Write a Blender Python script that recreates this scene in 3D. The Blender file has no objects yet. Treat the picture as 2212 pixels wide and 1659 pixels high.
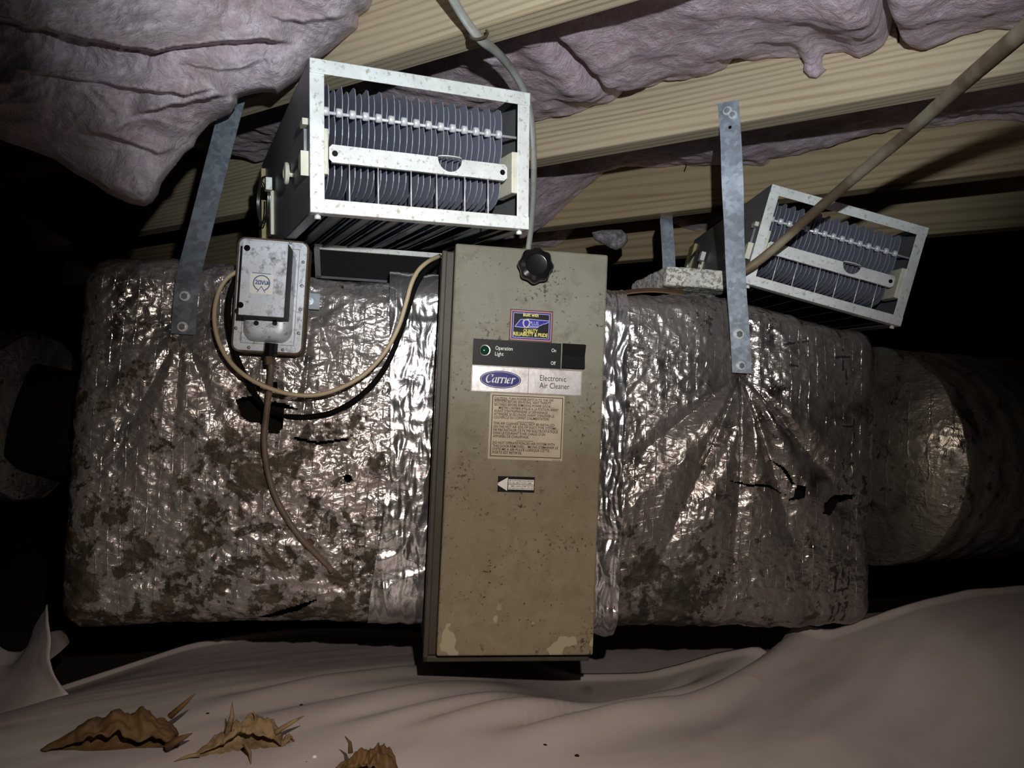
import bpy, bmesh, math, random
import numpy as np
from mathutils import Vector, Matrix
random.seed(7)
SC = bpy.context.scene
C = SC.collection

# ------------------------------------------------------------------ camera, world, light, exposure
W, H, F = 2212, 1659, 1600.0
ZC = 0.36                                     # camera height above the crawl space floor
_dn = np.array([-.043, .998, -.042]); _dn /= np.linalg.norm(_dn)
_up = -_dn
_fy = np.array([0, 0, 1.]) - _up * _up[2]; _fy /= np.linalg.norm(_fy)
MC = np.stack([np.cross(_fy, _up), _fy, _up])  # camera (right, down, forward) -> world
CAM = np.array([0, 0, ZC])
cam = bpy.data.cameras.new('camera'); camo = bpy.data.objects.new('camera', cam); C.objects.link(camo)
m = np.eye(4); m[:3, 0] = MC[:, 0]; m[:3, 1] = -MC[:, 1]; m[:3, 2] = -MC[:, 2]; m[:3, 3] = CAM
camo.matrix_world = Matrix(m.tolist())
cam.sensor_fit = 'HORIZONTAL'; cam.sensor_width = 36; cam.lens = F / W * 36; cam.clip_start = .01
SC.camera = camo
SC.view_settings.view_transform = 'Standard'; SC.view_settings.look = 'None'
SC.view_settings.gamma = 1; SC.view_settings.use_curve_mapping = False
SC.view_settings.exposure = 0.0
wd = bpy.data.worlds.new('world'); SC.world = wd; wd.use_nodes = True
wd.node_tree.nodes['Background'].inputs[0].default_value = (.01, .01, .012, 1)
wd.node_tree.nodes['Background'].inputs[1].default_value = .0

def ray(x, y):
    return MC @ np.array([(x - W / 2) / F, (y - H / 2) / F, 1.0])
def spot(name, energy, size, blend, col, target, radius=.006):
    l = bpy.data.lights.new(name, 'SPOT'); l.energy = energy; l.spot_size = math.radians(size); l.spot_blend = blend
    l.color = col; l.shadow_soft_size = radius
    o = bpy.data.objects.new(name, l); C.objects.link(o)
    p = Vector((.05, 0.0, ZC + .14)); o.location = p
    o.rotation_euler = (Vector(target) - p).to_track_quat('-Z', 'Y').to_euler()
spot('torch_beam', 29.0, 76, .65, (.89, .96, 1.0), CAM + ray(1220, -30))
spot('torch_spill', 22.0, 86, 1.0, (1.0, .85, .74), CAM + ray(1110, 1300))

# ------------------------------------------------------------------ geometry helpers
def P(x, y, d):                                # a photo pixel at camera depth d, in world space
    return CAM + ray(x, y) * d
def gp(x, y, z=-.085):                           # a photo pixel on the level z
    r = ray(x, y); return CAM + r * ((z - ZC) / r[2])
# frame of the duct run: u along the duct, off into the picture, z up
DO = np.array([.0204, .9695, 0.0]); DU = np.array([.9884, .1518, 0]); DU /= np.linalg.norm(DU); DV = np.array([-DU[1], DU[0], 0])
DM = Matrix(((DU[0], DV[0], 0, DO[0]), (DU[1], DV[1], 0, DO[1]), (0, 0, 1, 0), (0, 0, 0, 1)))
def D(x, y, off=0.0):                          # a photo pixel on the plane parallel to the cleaner's door
    r = ray(x, y); t = ((DO + DV * off - CAM) @ DV) / (r @ DV); q = CAM + r * t - DO
    return np.array([q @ DU, off, q[2]])
# frame of the joists
JA = math.radians(33.5); JE = np.array([math.cos(JA), -math.sin(JA), 0]); JN = np.array([math.sin(JA), math.cos(JA), 0])
JZ = ZC + .448; JC = .672; JS = .406
def JM(k):
    o = JN * (JC + JS * (k - 1))
    return Matrix(((JE[0], JN[0], 0, o[0]), (JE[1], JN[1], 0, o[1]), (0, 0, 1, JZ), (0, 0, 0, 1)))
def J(x, y, k, off=0.0):                       # a photo pixel on the near face of joist k: (s, 0, z)
    c = JC + JS * (k - 1) + off; r = ray(x, y); t = (c - CAM @ JN) / (r @ JN); q = CAM + r * t
    return np.array([q @ JE, off, q[2] - JZ])

_rs = np.random.RandomState(3); _pm = _rs.permutation(256); _pm = np.concatenate([_pm, _pm, _pm])
_gr = _rs.normal(size=(256, 3)); _gr /= np.linalg.norm(_gr, axis=1)[:, None]
def perlin(p):
    p = np.asarray(p, float); i = np.floor(p).astype(int); f = p - i; i &= 255; u = f * f * f * (f * (f * 6 - 15) + 10)
    def g(a, b, c):
        h = _pm[_pm[_pm[i[..., 0] + a] + i[..., 1] + b] + i[..., 2] + c]
        return (_gr[h] * (f - np.array([a, b, c]))).sum(-1)
    l = lambda t, a, b: a + t * (b - a)
    return l(u[..., 2], l(u[..., 1], l(u[..., 0], g(0,0,0), g(1,0,0)), l(u[..., 0], g(0,1,0), g(1,1,0))),
             l(u[..., 1], l(u[..., 0], g(0,0,1), g(1,0,1)), l(u[..., 0], g(0,1,1), g(1,1,1))))
def fbm(p, o=4):
    s = 0; a = 1
    for k in range(o): s = s + a * perlin(p * 2**k + 17.3 * k); a *= .5
    return s
def ridged(p, o=3):
    s = 0; a = 1
    for k in range(o): s = s + a * (1 - 2.2 * np.abs(perlin(p * 2**k + 7.7 * k))); a *= .5
    return s
def sst(a, b, x):
    t = np.clip((x - a) / (b - a), 0, 1); return t * t * (3 - 2 * t)

class MB:
    def __init__(s): s.v = []; s.f = []
    def add(s, vs, fs):
        n = len(s.v); s.v += [tuple(float(c) for c in x) for x in vs]; s.f += [tuple(i + n for i in f) for f in fs]; return s
    def box(s, lo, hi, M=None):
        x0, y0, z0 = lo; x1, y1, z1 = hi
        vs = [(x0,y0,z0),(x1,y0,z0),(x1,y1,z0),(x0,y1,z0),(x0,y0,z1),(x1,y0,z1),(x1,y1,z1),(x0,y1,z1)]
        if M is not None: vs = [M @ Vector(v) for v in vs]
        return s.add(vs, [(0,3,2,1),(4,5,6,7),(0,1,5,4),(1,2,6,5),(2,3,7,6),(3,0,4,7)])
    def prism(s, poly, a, b, ax='y'):          # 2D polygon extruded along an axis
        n = len(poly)
        mk = {'y': lambda p, t: (p[0], t, p[1]), 'x': lambda p, t: (t, p[0], p[1]), 'z': lambda p, t: (p[0], p[1], t)}[ax]
        vs = [mk(p, a) for p in poly] + [mk(p, b) for p in poly]
        return s.add(vs, [tuple(range(n))[::-1], tuple(range(n, 2 * n))] + [(i, (i + 1) % n, n + (i + 1) % n, n + i) for i in range(n)])
    def tube(s, path, r, n=10, cap=True, flat=1.0, ref=None):
        path = np.asarray(path, float); L = len(path); rr = np.broadcast_to(np.asarray(r, float), (L,))
        t = np.gradient(path, axis=0); t /= np.linalg.norm(t, axis=1)[:, None] + 1e-12
        u = np.array(ref if ref is not None else ([0, 0, 1] if abs(t[0][2]) < .9 else [1, 0, 0]), float)
        vs = []
        for i in range(L):
            u = u - t[i] * (u @ t[i]); u /= np.linalg.norm(u) + 1e-12; w = np.cross(t[i], u)
            for k in range(n):
                a = 2 * math.pi * k / n; vs.append(path[i] + rr[i] * (math.cos(a) * u * flat + math.sin(a) * w))
        fs = [(i*n+k, i*n+(k+1)%n, (i+1)*n+(k+1)%n, (i+1)*n+k) for i in range(L-1) for k in range(n)]
        if cap: fs += [tuple(range(n))[::-1], tuple(range((L-1)*n, L*n))]
        return s.add(vs, fs)
    def cyl(s, a, b, r, n=20, r2=None):
        a = np.asarray(a, float); b = np.asarray(b, float)
        d = b - a; u = np.array([0, 0, 1.]) if abs(d[2]) < .9 * np.linalg.norm(d) else np.array([1., 0, 0])
        return s.tube([a, b], [r, r if r2 is None else r2], n, ref=u)
    def lathe(s, prof, c, axis='-y', n=32, rfun=None):   # prof: (radius, height along axis)
        vs = []
        for (r, h) in prof:
            for k in range(n):
                a = 2 * math.pi * k / n; q = r * (rfun(a, r) if rfun else 1)
                if axis == '-y': vs.append((c[0] + q * math.cos(a), c[1] - h, c[2] + q * math.sin(a)))
                elif axis == '-x': vs.append((c[0] - h, c[1] + q * math.cos(a), c[2] + q * math.sin(a)))
                else: vs.append((c[0] + q * math.cos(a), c[1] + q * math.sin(a), c[2] + h))
        L = len(prof)
        fs = [(i*n+k, i*n+(k+1)%n, (i+1)*n+(k+1)%n, (i+1)*n+k) for i in range(L-1) for k in range(n)]
        return s.add(vs, fs + [tuple(range(n))[::-1], tuple(range((L-1)*n, L*n))])
    def grid(s, A, keep=None):
        n, mm = A.shape[:2]; vs = A.reshape(-1, 3)
        fs = [(i*mm+j, i*mm+j+1, (i+1)*mm+j+1, (i+1)*mm+j) for i in range(n-1) for j in range(mm-1) if keep is None or keep[i, j]]
        return s.add(vs, fs)
    def ribbon(s, path, width, wd, th):        # strip of metal: wd width direction per point, th thickness
        path = np.asarray(path, float); L = len(path); wd = np.broadcast_to(np.asarray(wd, float), (L, 3))
        t = np.gradient(path, axis=0); vs = []
        for i in range(L):
            w = wd[i] / np.linalg.norm(wd[i]); nn = np.cross(t[i], w); nn /= np.linalg.norm(nn) + 1e-12
            for a, b in ((-1, -1), (1, -1), (1, 1), (-1, 1)): vs.append(path[i] + w * a * width / 2 + nn * b * th / 2)
        fs = [(i*4+k, i*4+(k+1)%4, (i+1)*4+(k+1)%4, (i+1)*4+k) for i in range(L-1) for k in range(4)]
        return s.add(vs, fs + [(3, 2, 1, 0), tuple(range((L-1)*4, L*4))])

def spline(pts, n=80):
    pts = np.asarray(pts, float); q = np.vstack([2*pts[0]-pts[1], pts, 2*pts[-1]-pts[-2]]); L = len(pts) - 1; out = []
    for t in np.linspace(0, L - 1e-6, n):
        i = int(t); f = t - i; a, b, c, d = q[i], q[i+1], q[i+2], q[i+3]
        out.append(.5 * (2*b + (c-a)*f + (2*a-5*b+4*c-d)*f*f + (3*b-a-3*c+d)*f**3))
    return np.array(out)

def chord(pts, n=60):                            # evenly spaced, softly rounded polyline
    pts = np.asarray(pts, float); L = np.concatenate([[0], np.cumsum(np.linalg.norm(np.diff(pts, axis=0), axis=1))])
    q = np.stack([np.interp(np.linspace(0, L[-1], n), L, pts[:, i]) for i in range(3)], -1); k = np.hanning(9)[1:-1]; k /= k.sum()
    e = np.vstack([2 * q[0] - q[3:0:-1], q, 2 * q[-1] - q[-2:-5:-1]])
    return np.stack([np.convolve(e[:, i], k, 'valid') for i in range(3)], -1)
ID = Matrix.Identity(4)
WM = {}                                        # world matrices of the things
def raw_mesh(name, mb, T):
    vs = np.array(mb.v, float); T = np.array(T); vs = vs @ T[:3, :3].T + T[:3, 3]
    me = bpy.data.meshes.new(name); me.from_pydata(vs.tolist(), [], mb.f); me.update(); return me
def thing(name, label, cat, M, group=None):
    o = bpy.data.objects.new(name, None); C.objects.link(o); o.empty_display_size = .02
    o.matrix_world = M; WM[o.name] = M.copy(); o['label'] = label; o['category'] = cat
    if group: o['group'] = group
    return o
def tag(o, label, cat, group=None, kind=None):
    if kind: o['kind'] = kind
    if label: o['label'] = label
    if cat: o['category'] = cat
    if group: o['group'] = group
    return o
def obj(name, mb, mat, parent=None, frame=ID, smooth=False, bevel=0, merge=False, label=None, sub=None):
    if parent is not None:
        T = WM[parent.name].inverted() @ frame; me = raw_mesh(name, mb, T); WMn = WM[parent.name]
    else:
        vs = np.array(mb.v); c = Vector(((vs[:,0].min()+vs[:,0].max())/2, (vs[:,1].min()+vs[:,1].max())/2, vs[:,2].min()))
        WMn = frame @ Matrix.Translation(c); me = raw_mesh(name, mb, Matrix.Translation(-c))
    o = bpy.data.objects.new(name, me); C.objects.link(o); me.materials.append(mat)
    if parent is not None: o.parent = parent
    else: o.matrix_world = WMn
    WM[o.name] = WMn.copy()
    if merge:
        b = bmesh.new(); b.from_mesh(me); bmesh.ops.remove_doubles(b, verts=b.verts, dist=1e-5); bmesh.ops.recalc_face_normals(b, faces=b.faces); b.to_mesh(me); b.free()
    elif not smooth:
        b = bmesh.new(); b.from_mesh(me); bmesh.ops.recalc_face_normals(b, faces=b.faces); b.to_mesh(me); b.free()
    if bevel:
        md = o.modifiers.new('bevel', 'BEVEL'); md.width = bevel; md.segments = 2; md.limit_method = 'ANGLE'; md.harden_normals = False
    if sub:
        md = o.modifiers.new('sub', 'SUBSURF'); md.levels = md.render_levels = sub
    if smooth:
        me.polygons.foreach_set('use_smooth', [True] * len(me.polygons))
    if label: o['label'] = label
    return o
def smooth_angle(o, deg=35):
    me = o.data; me.polygons.foreach_set('use_smooth', [True] * len(me.polygons)); me.set_sharp_from_angle(angle=math.radians(deg)); return o
def fattr(o, name, vals):
    a = o.data.attributes.new(name, 'FLOAT', 'POINT'); a.data.foreach_set('value', np.asarray(vals, np.float32).ravel())

# ------------------------------------------------------------------ materials
class NB:
    def __init__(s, name):
        s.m = bpy.data.materials.new(name); s.m.use_nodes = True; s.t = s.m.node_tree; s.b = s.t.nodes['Principled BSDF']; s._c = None
    def n(s, ty, props=None, **ins):
        nd = s.t.nodes.new(ty)
        for k, v in (props or {}).items(): setattr(nd, k, v)
        for k, v in ins.items(): s.set(nd, k.replace('_', ' '), v)
        return nd
    def set(s, nd, k, v):
        i = nd.inputs[int(k[1:])] if k[0] == '#' else nd.inputs[k]
        if hasattr(v, 'is_output'): s.t.links.new(v, i)
        else:
            if isinstance(v, (tuple, list)) and len(v) == 3 and i.type == 'RGBA': v = (*v, 1)
            i.default_value = v
    def co(s, scale=(1, 1, 1), rot=(0, 0, 0), loc=(0, 0, 0)):
        if s._c is None: s._c = s.n('ShaderNodeTexCoord').outputs['Object']
        nd = s.n('ShaderNodeMapping', Vector=s._c); nd.inputs['Scale'].default_value = scale; nd.inputs['Rotation'].default_value = rot; nd.inputs['Location'].default_value = loc
        return nd.outputs[0]
    def noise(s, scale, detail=4, rough=.55, vec=None, dist=0):
        return s.n('ShaderNodeTexNoise', Vector=vec if vec is not None else s.co(), Scale=scale, Detail=detail, Roughness=rough, Distortion=dist).outputs[0]
    def ramp(s, fac, stops, interp='LINEAR'):
        nd = s.n('ShaderNodeValToRGB', Fac=fac); e = nd.color_ramp.elements; nd.color_ramp.interpolation = interp
        while len(e) < len(stops): e.new(.5)
        for a, (p, c) in zip(e, stops):
            a.position = p; a.color = (c, c, c, 1) if not isinstance(c, (tuple, list)) else (*c, 1)
        return nd.outputs[0]
    def mix(s, f, a, b, mode='MIX'):
        nd = s.n('ShaderNodeMix', {'data_type': 'RGBA', 'blend_type': mode}); s.set(nd, '#0', f); s.set(nd, '#6', a); s.set(nd, '#7', b); return nd.outputs[2]
    def math(s, op, a, b=0.0, clamp=False):
        nd = s.n('ShaderNodeMath', {'operation': op, 'use_clamp': clamp}); s.set(nd, '#0', a); s.set(nd, '#1', b); return nd.outputs[0]
    def attr(s, name): return s.n('ShaderNodeAttribute', {'attribute_name': name}).outputs['Fac']
    def bump(s, h, strength, dist, prev=None):
        nd = s.n('ShaderNodeBump', Height=h, Strength=strength, Distance=dist)
        if prev is not None: s.set(nd, 'Normal', prev)
        return nd.outputs[0]
    def out(s, **k):
        for a, v in k.items(): s.set(s.b, a.replace('_', ' '), v)
        return s.m
def plain(name, col, rough=.5, metal=0.0, **k):
    b = NB(name)
    if max(col) < .05: k.setdefault('Specular_IOR_Level', .12)
    return b.out(Base_Color=col, Roughness=rough, Metallic=metal, **k)
def speck(name, base, dirt, scale, lo, hi, rough=.5, metal=0.0, fine=None, bump=.15):
    b = NB(name); f = b.ramp(b.noise(scale, 6, .65), [(lo, 0), (hi, 1)])
    col = b.mix(f, base, dirt)
    big = b.ramp(b.noise(scale * .22, 3), [(.35, 0), (.7, 1)])
    col = b.mix(b.math('MULTIPLY', big, .45), col, tuple(.5 * x + .2 * y for x, y in zip(base, dirt)))
    if fine:
        f2 = b.ramp(b.noise(fine, 3, .6), [(.66, 0), (.72, 1)]); col = b.mix(f2, col, tuple(.25 * x for x in dirt))
    mt = b.math('MULTIPLY', b.math('SUBTRACT', 1.0, f), metal)
    return b.out(Base_Color=col, Roughness=rough, Metallic=mt, Normal=b.bump(b.noise(scale * 3, 4), bump, .001))

def wood(name, light, dark, fx=1.0):
    b = NB(name); ri = b.n('ShaderNodeObjectInfo').outputs['Random']
    off = b.n('ShaderNodeCombineXYZ'); b.set(off, '#0', b.math('MULTIPLY', ri, 31.0)); b.set(off, '#2', b.math('MULTIPLY', ri, .07))
    v = b.n('ShaderNodeVectorMath', {'operation': 'ADD'}); b.set(v, '#0', b.co()); b.set(v, '#1', off.outputs[0]); v = v.outputs[0]
    mp = b.n('ShaderNodeMapping', Vector=v); mp.inputs['Scale'].default_value = (.5, 6, 6)
    warp = b.n('ShaderNodeTexNoise', Vector=mp.outputs[0], Scale=1.6, Detail=2).outputs[0]
    sx = b.n('ShaderNodeSeparateXYZ', Vector=v)
    zz = b.math('ADD', sx.outputs[2], b.math('MULTIPLY', sx.outputs[1], .8))
    ph = b.math('ADD', b.math('MULTIPLY', zz, 640.0 * fx), b.math('MULTIPLY', warp, 34.0))
    ring = b.math('ADD', b.math('MULTIPLY', b.math('SINE', ph), .5), .5)
    ring = b.math('MULTIPLY', b.ramp(ring, [(.0, 0), (.5, .12), (.92, 1)]), b.ramp(b.n('ShaderNodeTexNoise', Vector=mp.outputs[0], Scale=5.0, Detail=3).outputs[0], [(.3, .35), (.65, 1)]))
    mp2 = b.n('ShaderNodeMapping', Vector=v); mp2.inputs['Scale'].default_value = (8, 300, 300)
    fib = b.n('ShaderNodeTexNoise', Vector=mp2.outputs[0], Scale=1.0, Detail=3).outputs[0]
    mp3 = b.n('ShaderNodeMapping', Vector=v); mp3.inputs['Scale'].default_value = (2, 14, 14)
    var = b.ramp(b.n('ShaderNodeTexNoise', Vector=mp3.outputs[0], Scale=1.0, Detail=4).outputs[0], [(.3, 0), (.7, 1)])
    col = b.mix(b.math('MULTIPLY', ring, .85), light, dark)
    col = b.mix(b.math('MULTIPLY', var, .35), col, tuple(.55 * x for x in light))
    col = b.mix(b.math('MULTIPLY', fib, .4), col, tuple(.7 * x for x in dark))
    return b.out(Base_Color=col, Roughness=.8, Normal=b.bump(b.math('ADD', fib, ring), .25, .001))

def insul(name, a, c):
    b = NB(name); v = b.co((1, 1, 1))
    n1 = b.n('ShaderNodeTexNoise', Vector=v, Scale=9, Detail=5, Distortion=1.2).outputs[0]
    n2 = b.noise(60, 6, .7); n3 = b.noise(420, 4, .7)
    col = b.mix(b.ramp(n1, [(.35, 0), (.68, 1)]), a, c)
    col = b.mix(b.math('MULTIPLY', b.ramp(n2, [(.45, 0), (.70, 1)]), .6), col, (.86, .80, .85))
    col = b.mix(b.math('MULTIPLY', b.ramp(b.noise(22, 6, .7, dist=2.0), [(.50, 0), (.66, 1)]), .55), col, tuple(.55 * x for x in c))
    nm = b.bump(b.noise(26, 5, .65, dist=1.5), .55, .014); nm = b.bump(n2, .6, .006, nm); nm = b.bump(n3, .6, .002, nm)
    b.b.inputs['Sheen Weight'].default_value = .25
    return b.out(Base_Color=col, Roughness=1.0, Normal=nm)

def foil(name, base, dirtcol, rough, scrim=True, dirt_gain=1.0, dust=.35, filmcol=(.25, .212, .208), gain=1.0):
    b = NB(name)
    at = b.attr('dirt'); ink = b.attr('ink')
    n = b.noise(26, 7, .68, dist=.4); n2 = b.noise(90, 5, .7)
    d = b.math('ADD', b.math('ADD', n, b.math('MULTIPLY', n2, .35)), b.math('MULTIPLY', at, .42 * dirt_gain))
    dm = b.ramp(d, [(.79, 0), (.87, 1)])
    film = b.ramp(b.math('ADD', b.noise(14, 6, .6, dist=.6), b.math('MULTIPLY', at, .3)), [(.38, 0), (.75, 1)])
    col = b.mix(b.math('MULTIPLY', film, .8), base, filmcol)
    dcol = b.mix(b.ramp(b.noise(40, 5), [(.4, 0), (.62, 1)]), dirtcol, tuple(.4 * x for x in dirtcol))
    col = b.mix(dm, col, dcol)
    col = b.mix(ink, col, (.02, .018, .018))
    keep = b.math('MULTIPLY', b.math('SUBTRACT', 1.0, dm), b.math('SUBTRACT', 1.0, b.math('MULTIPLY', film, dust)))
    keep = b.math('MULTIPLY', keep, b.math('SUBTRACT', 1.0, ink))
    r = b.math('ADD', rough, b.math('MULTIPLY', b.math('SUBTRACT', 1.0, keep), .42))
    nm = b.bump(b.noise(34, 3, .55, dist=1.2), .42 * gain if scrim else .16, .008)
    nm = b.bump(b.noise(120, 3, .6, dist=.8), .22 * gain if scrim else .10, .0022, nm)
    if scrim:
        wv = b.n('ShaderNodeTexNoise', Vector=b.co(), Scale=20, Detail=2).outputs[0]
        sp = b.n('ShaderNodeSeparateXYZ', Vector=b.co())
        def lines(c, per, w):
            q = b.math('FRACT', b.math('ADD', b.math('MULTIPLY', c, 1 / per), b.math('MULTIPLY', wv, .6)))
            return b.ramp(b.math('ABSOLUTE', b.math('SUBTRACT', q, .5)), [(0, 1), (w, 0)])
        dg = b.math('ADD', sp.outputs[2], b.math('MULTIPLY', sp.outputs[0], .25))
        dg2 = b.math('SUBTRACT', sp.outputs[2], b.math('MULTIPLY', sp.outputs[0], .25))
        g = b.math('MAXIMUM', lines(sp.outputs[0], .0150, .07), b.math('MULTIPLY', b.math('MAXIMUM', lines(dg, .016, .10), lines(dg2, .016, .10)), .6))
        g = b.math('MULTIPLY', g, b.ramp(b.noise(45, 2), [(.42, 0), (.6, 1)]))
        nm = b.bump(g, .55, .0012, nm)
        pil = b.n('ShaderNodeTexVoronoi', {'feature': 'F1'}, Vector=b.co((66, 60, 105)), Scale=1.0, Randomness=1.0).outputs['Distance']
        nm = b.bump(pil, .30, .003, nm)
    b.b.inputs['Specular IOR Level'].default_value = .4
    return b.out(Base_Color=col, Metallic=b.math('MULTIPLY', keep, .96), Roughness=r, Normal=nm)

def galv(name, base):
    b = NB(name); v = b.n('ShaderNodeTexVoronoi', {'feature': 'F1'}, Vector=b.co((1, 1, 1)), Scale=150.0, Randomness=1.0)
    val = b.n('ShaderNodeSeparateColor', Color=v.outputs['Color']).outputs[0]
    col = b.mix(b.ramp(val, [(.25, 0), (.9, 1)]), tuple(.84 * x for x in base), base)
    col = b.mix(b.ramp(b.noise(30, 4), [(.45, 0), (.7, .45)]), col, tuple(.35 * x for x in base))
    return b.out(Base_Color=col, Metallic=.4, Roughness=b.math('ADD', b.math('MULTIPLY', val, .25), .35))

def doorpaint():
    b = NB('beige_enamel'); z = b.n('ShaderNodeSeparateXYZ', Vector=b.co()).outputs[2]
    low = b.ramp(z, [(.0, 1), (.22, .6), (.45, .0)])
    n = b.noise(34, 7, .7, dist=.3); sp = b.noise(190, 4, .6); bl = b.noise(11, 5, .6, dist=.5)
    f = b.ramp(b.math('ADD', n, b.math('MULTIPLY', low, .13)), [(.52, 0), (.74, 1)])
    col = b.mix(b.math('MULTIPLY', f, .8), (.185, .183, .145), (.065, .058, .037))
    col = b.mix(b.math('MULTIPLY', b.ramp(bl, [(.38, 0), (.62, 1)]), .55), col, (.135, .122, .083))
    col = b.mix(b.math('MULTIPLY', low, .55), col, (.30, .235, .135))  # lower door painted lighter and warmer, standing in for light on it
    s2 = b.ramp(b.math('ADD', sp, b.math('MULTIPLY', b.math('SUBTRACT', b.noise(18, 3), .5), .5)), [(.62, 0), (.69, 1)])
    col = b.mix(s2, col, (.05, .04, .022))
    s3 = b.ramp(b.math('ADD', b.noise(60, 5, .7), b.math('MULTIPLY', low, .1)), [(.70, 0), (.78, 1)])
    col = b.mix(b.math('MULTIPLY', s3, .8), col, (.06, .05, .03))
    wh = b.math('MULTIPLY', b.ramp(b.noise(30, 2, .4), [(.60, 0), (.615, 1)]), b.ramp(z, [(.055, 1), (.07, 0)]))
    col = b.mix(wh, col, (.36, .32, .22))
    return b.out(Base_Color=col, Roughness=.58, Specular_IOR_Level=.3, Normal=b.bump(b.noise(500, 2), .1, .0006))

def plastic_sheet():
    b = NB('vapor_barrier_plastic'); n = b.noise(2.2, 5, .6)
    col = b.mix(b.ramp(n, [(.35, 0), (.7, 1)]), (.57, .52, .51), (.47, .42, .41))
    st = b.ramp(b.noise(5.5, 4, .5, dist=.4, vec=b.co((1, 1.0, 1), loc=(3.3, 1.1, 0))), [(.68, 0), (.76, 1)])
    col = b.mix(b.math('MULTIPLY', st, .7), col, (.20, .105, .035))
    nm = b.bump(b.noise(30, 4, .5, vec=b.co((1, .35, 1), rot=(0, 0, .6))), .12, .01)
    return b.out(Base_Color=col, Roughness=.52, Specular_IOR_Level=.35, Normal=nm)

M = {}
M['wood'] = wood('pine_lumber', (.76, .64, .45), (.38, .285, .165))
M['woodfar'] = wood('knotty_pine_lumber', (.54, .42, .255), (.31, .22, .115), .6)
M['insul'] = insul('pink_fiberglass', (.68, .53, .61), (.55, .36, .42))
M['insul_big'] = insul('pink_tan_fiberglass', (.62, .52, .59), (.46, .31, .33))
M['grey_insul'] = insul('dusty_grey_fiberglass', (.16, .15, .16), (.10, .09, .10))
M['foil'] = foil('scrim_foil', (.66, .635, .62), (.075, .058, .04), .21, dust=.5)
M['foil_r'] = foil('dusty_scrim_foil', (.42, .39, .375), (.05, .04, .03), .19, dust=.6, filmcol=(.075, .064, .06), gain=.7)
M['foil_far'] = foil('dim_scrim_foil', (.36, .34, .29), (.04, .034, .022), .26, dust=.8, filmcol=(.075, .068, .052), gain=.7)  # darker copy of the scrim foil; light falloff at right put into the colour
M['tape'] = foil('smooth_foil_tape', (.86, .86, .88), (.16, .13, .09), .19, scrim=False, dirt_gain=.6, dust=.15)
M['liner'] = plain('black_duct_liner', (.008, .007, .006), .95)
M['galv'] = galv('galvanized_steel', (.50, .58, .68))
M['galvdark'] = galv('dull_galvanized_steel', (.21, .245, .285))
M['frame'] = speck('speckled_aluminium', (.80, .84, .83), (.40, .38, .33), 170, .55, .66, .45, .08)
M['box'] = speck('mottled_grey_paint', (.60, .65, .72), (.12, .11, .11), 95, .52, .68, .42, .15, fine=300)
M['boxdark'] = speck('blackened_steel', (.035, .033, .03), (.02, .015, .01), 60, .5, .7, .7)
M['rust'] = speck('rusty_edge', (.12, .08, .045), (.04, .03, .02), 90, .4, .7, .8)
M['blade'] = speck('dull_aluminium_plate', (.36, .39, .48), (.24, .25, .30), 60, .5, .8, .45, .35)
M['side'] = speck('dark_zinc_plate', (.24, .26, .275), (.15, .15, .15), 30, .45, .75, .5, .5)
M['strip'] = speck('dark_ionizer_steel', (.10, .11, .115), (.06, .06, .06), 30, .45, .75, .5, .3)
M['bright'] = plain('bright_aluminium', (.85, .87, .9), .3, .3)
M['wire'] = plain('steel_wire', (.55, .56, .56), .35, 1.0)
M['cream'] = speck('cream_insulator', (.72, .70, .58), (.4, .36, .26), 120, .6, .75, .5)
M['ochre'] = speck('yellowed_fibre_board', (.42, .37, .19), (.2, .16, .08), 60, .5, .75, .6)
M['black'] = plain('black_plastic', (.006, .006, .007), .22, Specular_IOR_Level=.3)
M['blackmatte'] = plain('black_rubber', (.003, .003, .003), .8)
M['blackprint'] = plain('black_print', (.006, .006, .007), .45)
M['switch'] = plain('black_rocker', (.004, .004, .004), .6)
M['silver'] = speck('silver_label', (.46, .43, .43), (.30, .27, .25), 50, .5, .8, .4, .3)
M['paper'] = speck('tan_paper_label', (.47, .41, .31), (.33, .28, .2), 40, .5, .8, .7)
M['ink'] = plain('dark_ink', (.018, .015, .012), .6)
M['white'] = plain('white_print', (.72, .72, .68), .5)
M['blue'] = plain('navy_print', (.012, .010, .13), .35, Specular_IOR_Level=.15)
M['bluebright'] = plain('blue_print', (.02, .016, .22), .4, Specular_IOR_Level=.15)
M['lilac'] = plain('pale_blue_print', (.30, .32, .62), .4)
M['pink'] = plain('faded_red_print', (.42, .14, .14), .4)
M['yellow'] = plain('yellow_print', (.62, .55, .10), .5)
M['green'] = plain('dark_green_lens', (.006, .035, .018), .15)
M['chrome'] = plain('chrome', (.8, .8, .78), .25, 1.0)
M['door'] = doorpaint()
M['cab'] = speck('brown_grey_enamel', (.045, .038, .026), (.02, .017, .011), 30, .45, .75, .6)
M['cord'] = plain('tan_cord', (.46, .38, .25), .5)
M['cable'] = speck('grey_cable_jacket', (.36, .37, .34), (.2, .2, .17), 40, .5, .75, .5)
M['tubing'] = speck('brown_vinyl_tube', (.17, .13, .10), (.08, .06, .04), 30, .45, .75, .4)
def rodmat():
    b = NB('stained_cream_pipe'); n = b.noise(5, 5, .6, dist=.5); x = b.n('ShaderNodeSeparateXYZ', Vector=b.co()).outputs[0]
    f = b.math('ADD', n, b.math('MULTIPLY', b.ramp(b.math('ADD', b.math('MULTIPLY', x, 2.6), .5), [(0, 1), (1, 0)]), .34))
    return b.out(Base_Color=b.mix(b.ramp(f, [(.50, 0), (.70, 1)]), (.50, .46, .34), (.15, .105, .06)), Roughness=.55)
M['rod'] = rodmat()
M['sheet'] = plastic_sheet()
M['dirt'] = speck('dark_soil', (.030, .024, .018), (.012, .01, .008), 12, .4, .7, .95, bump=.6)
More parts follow.
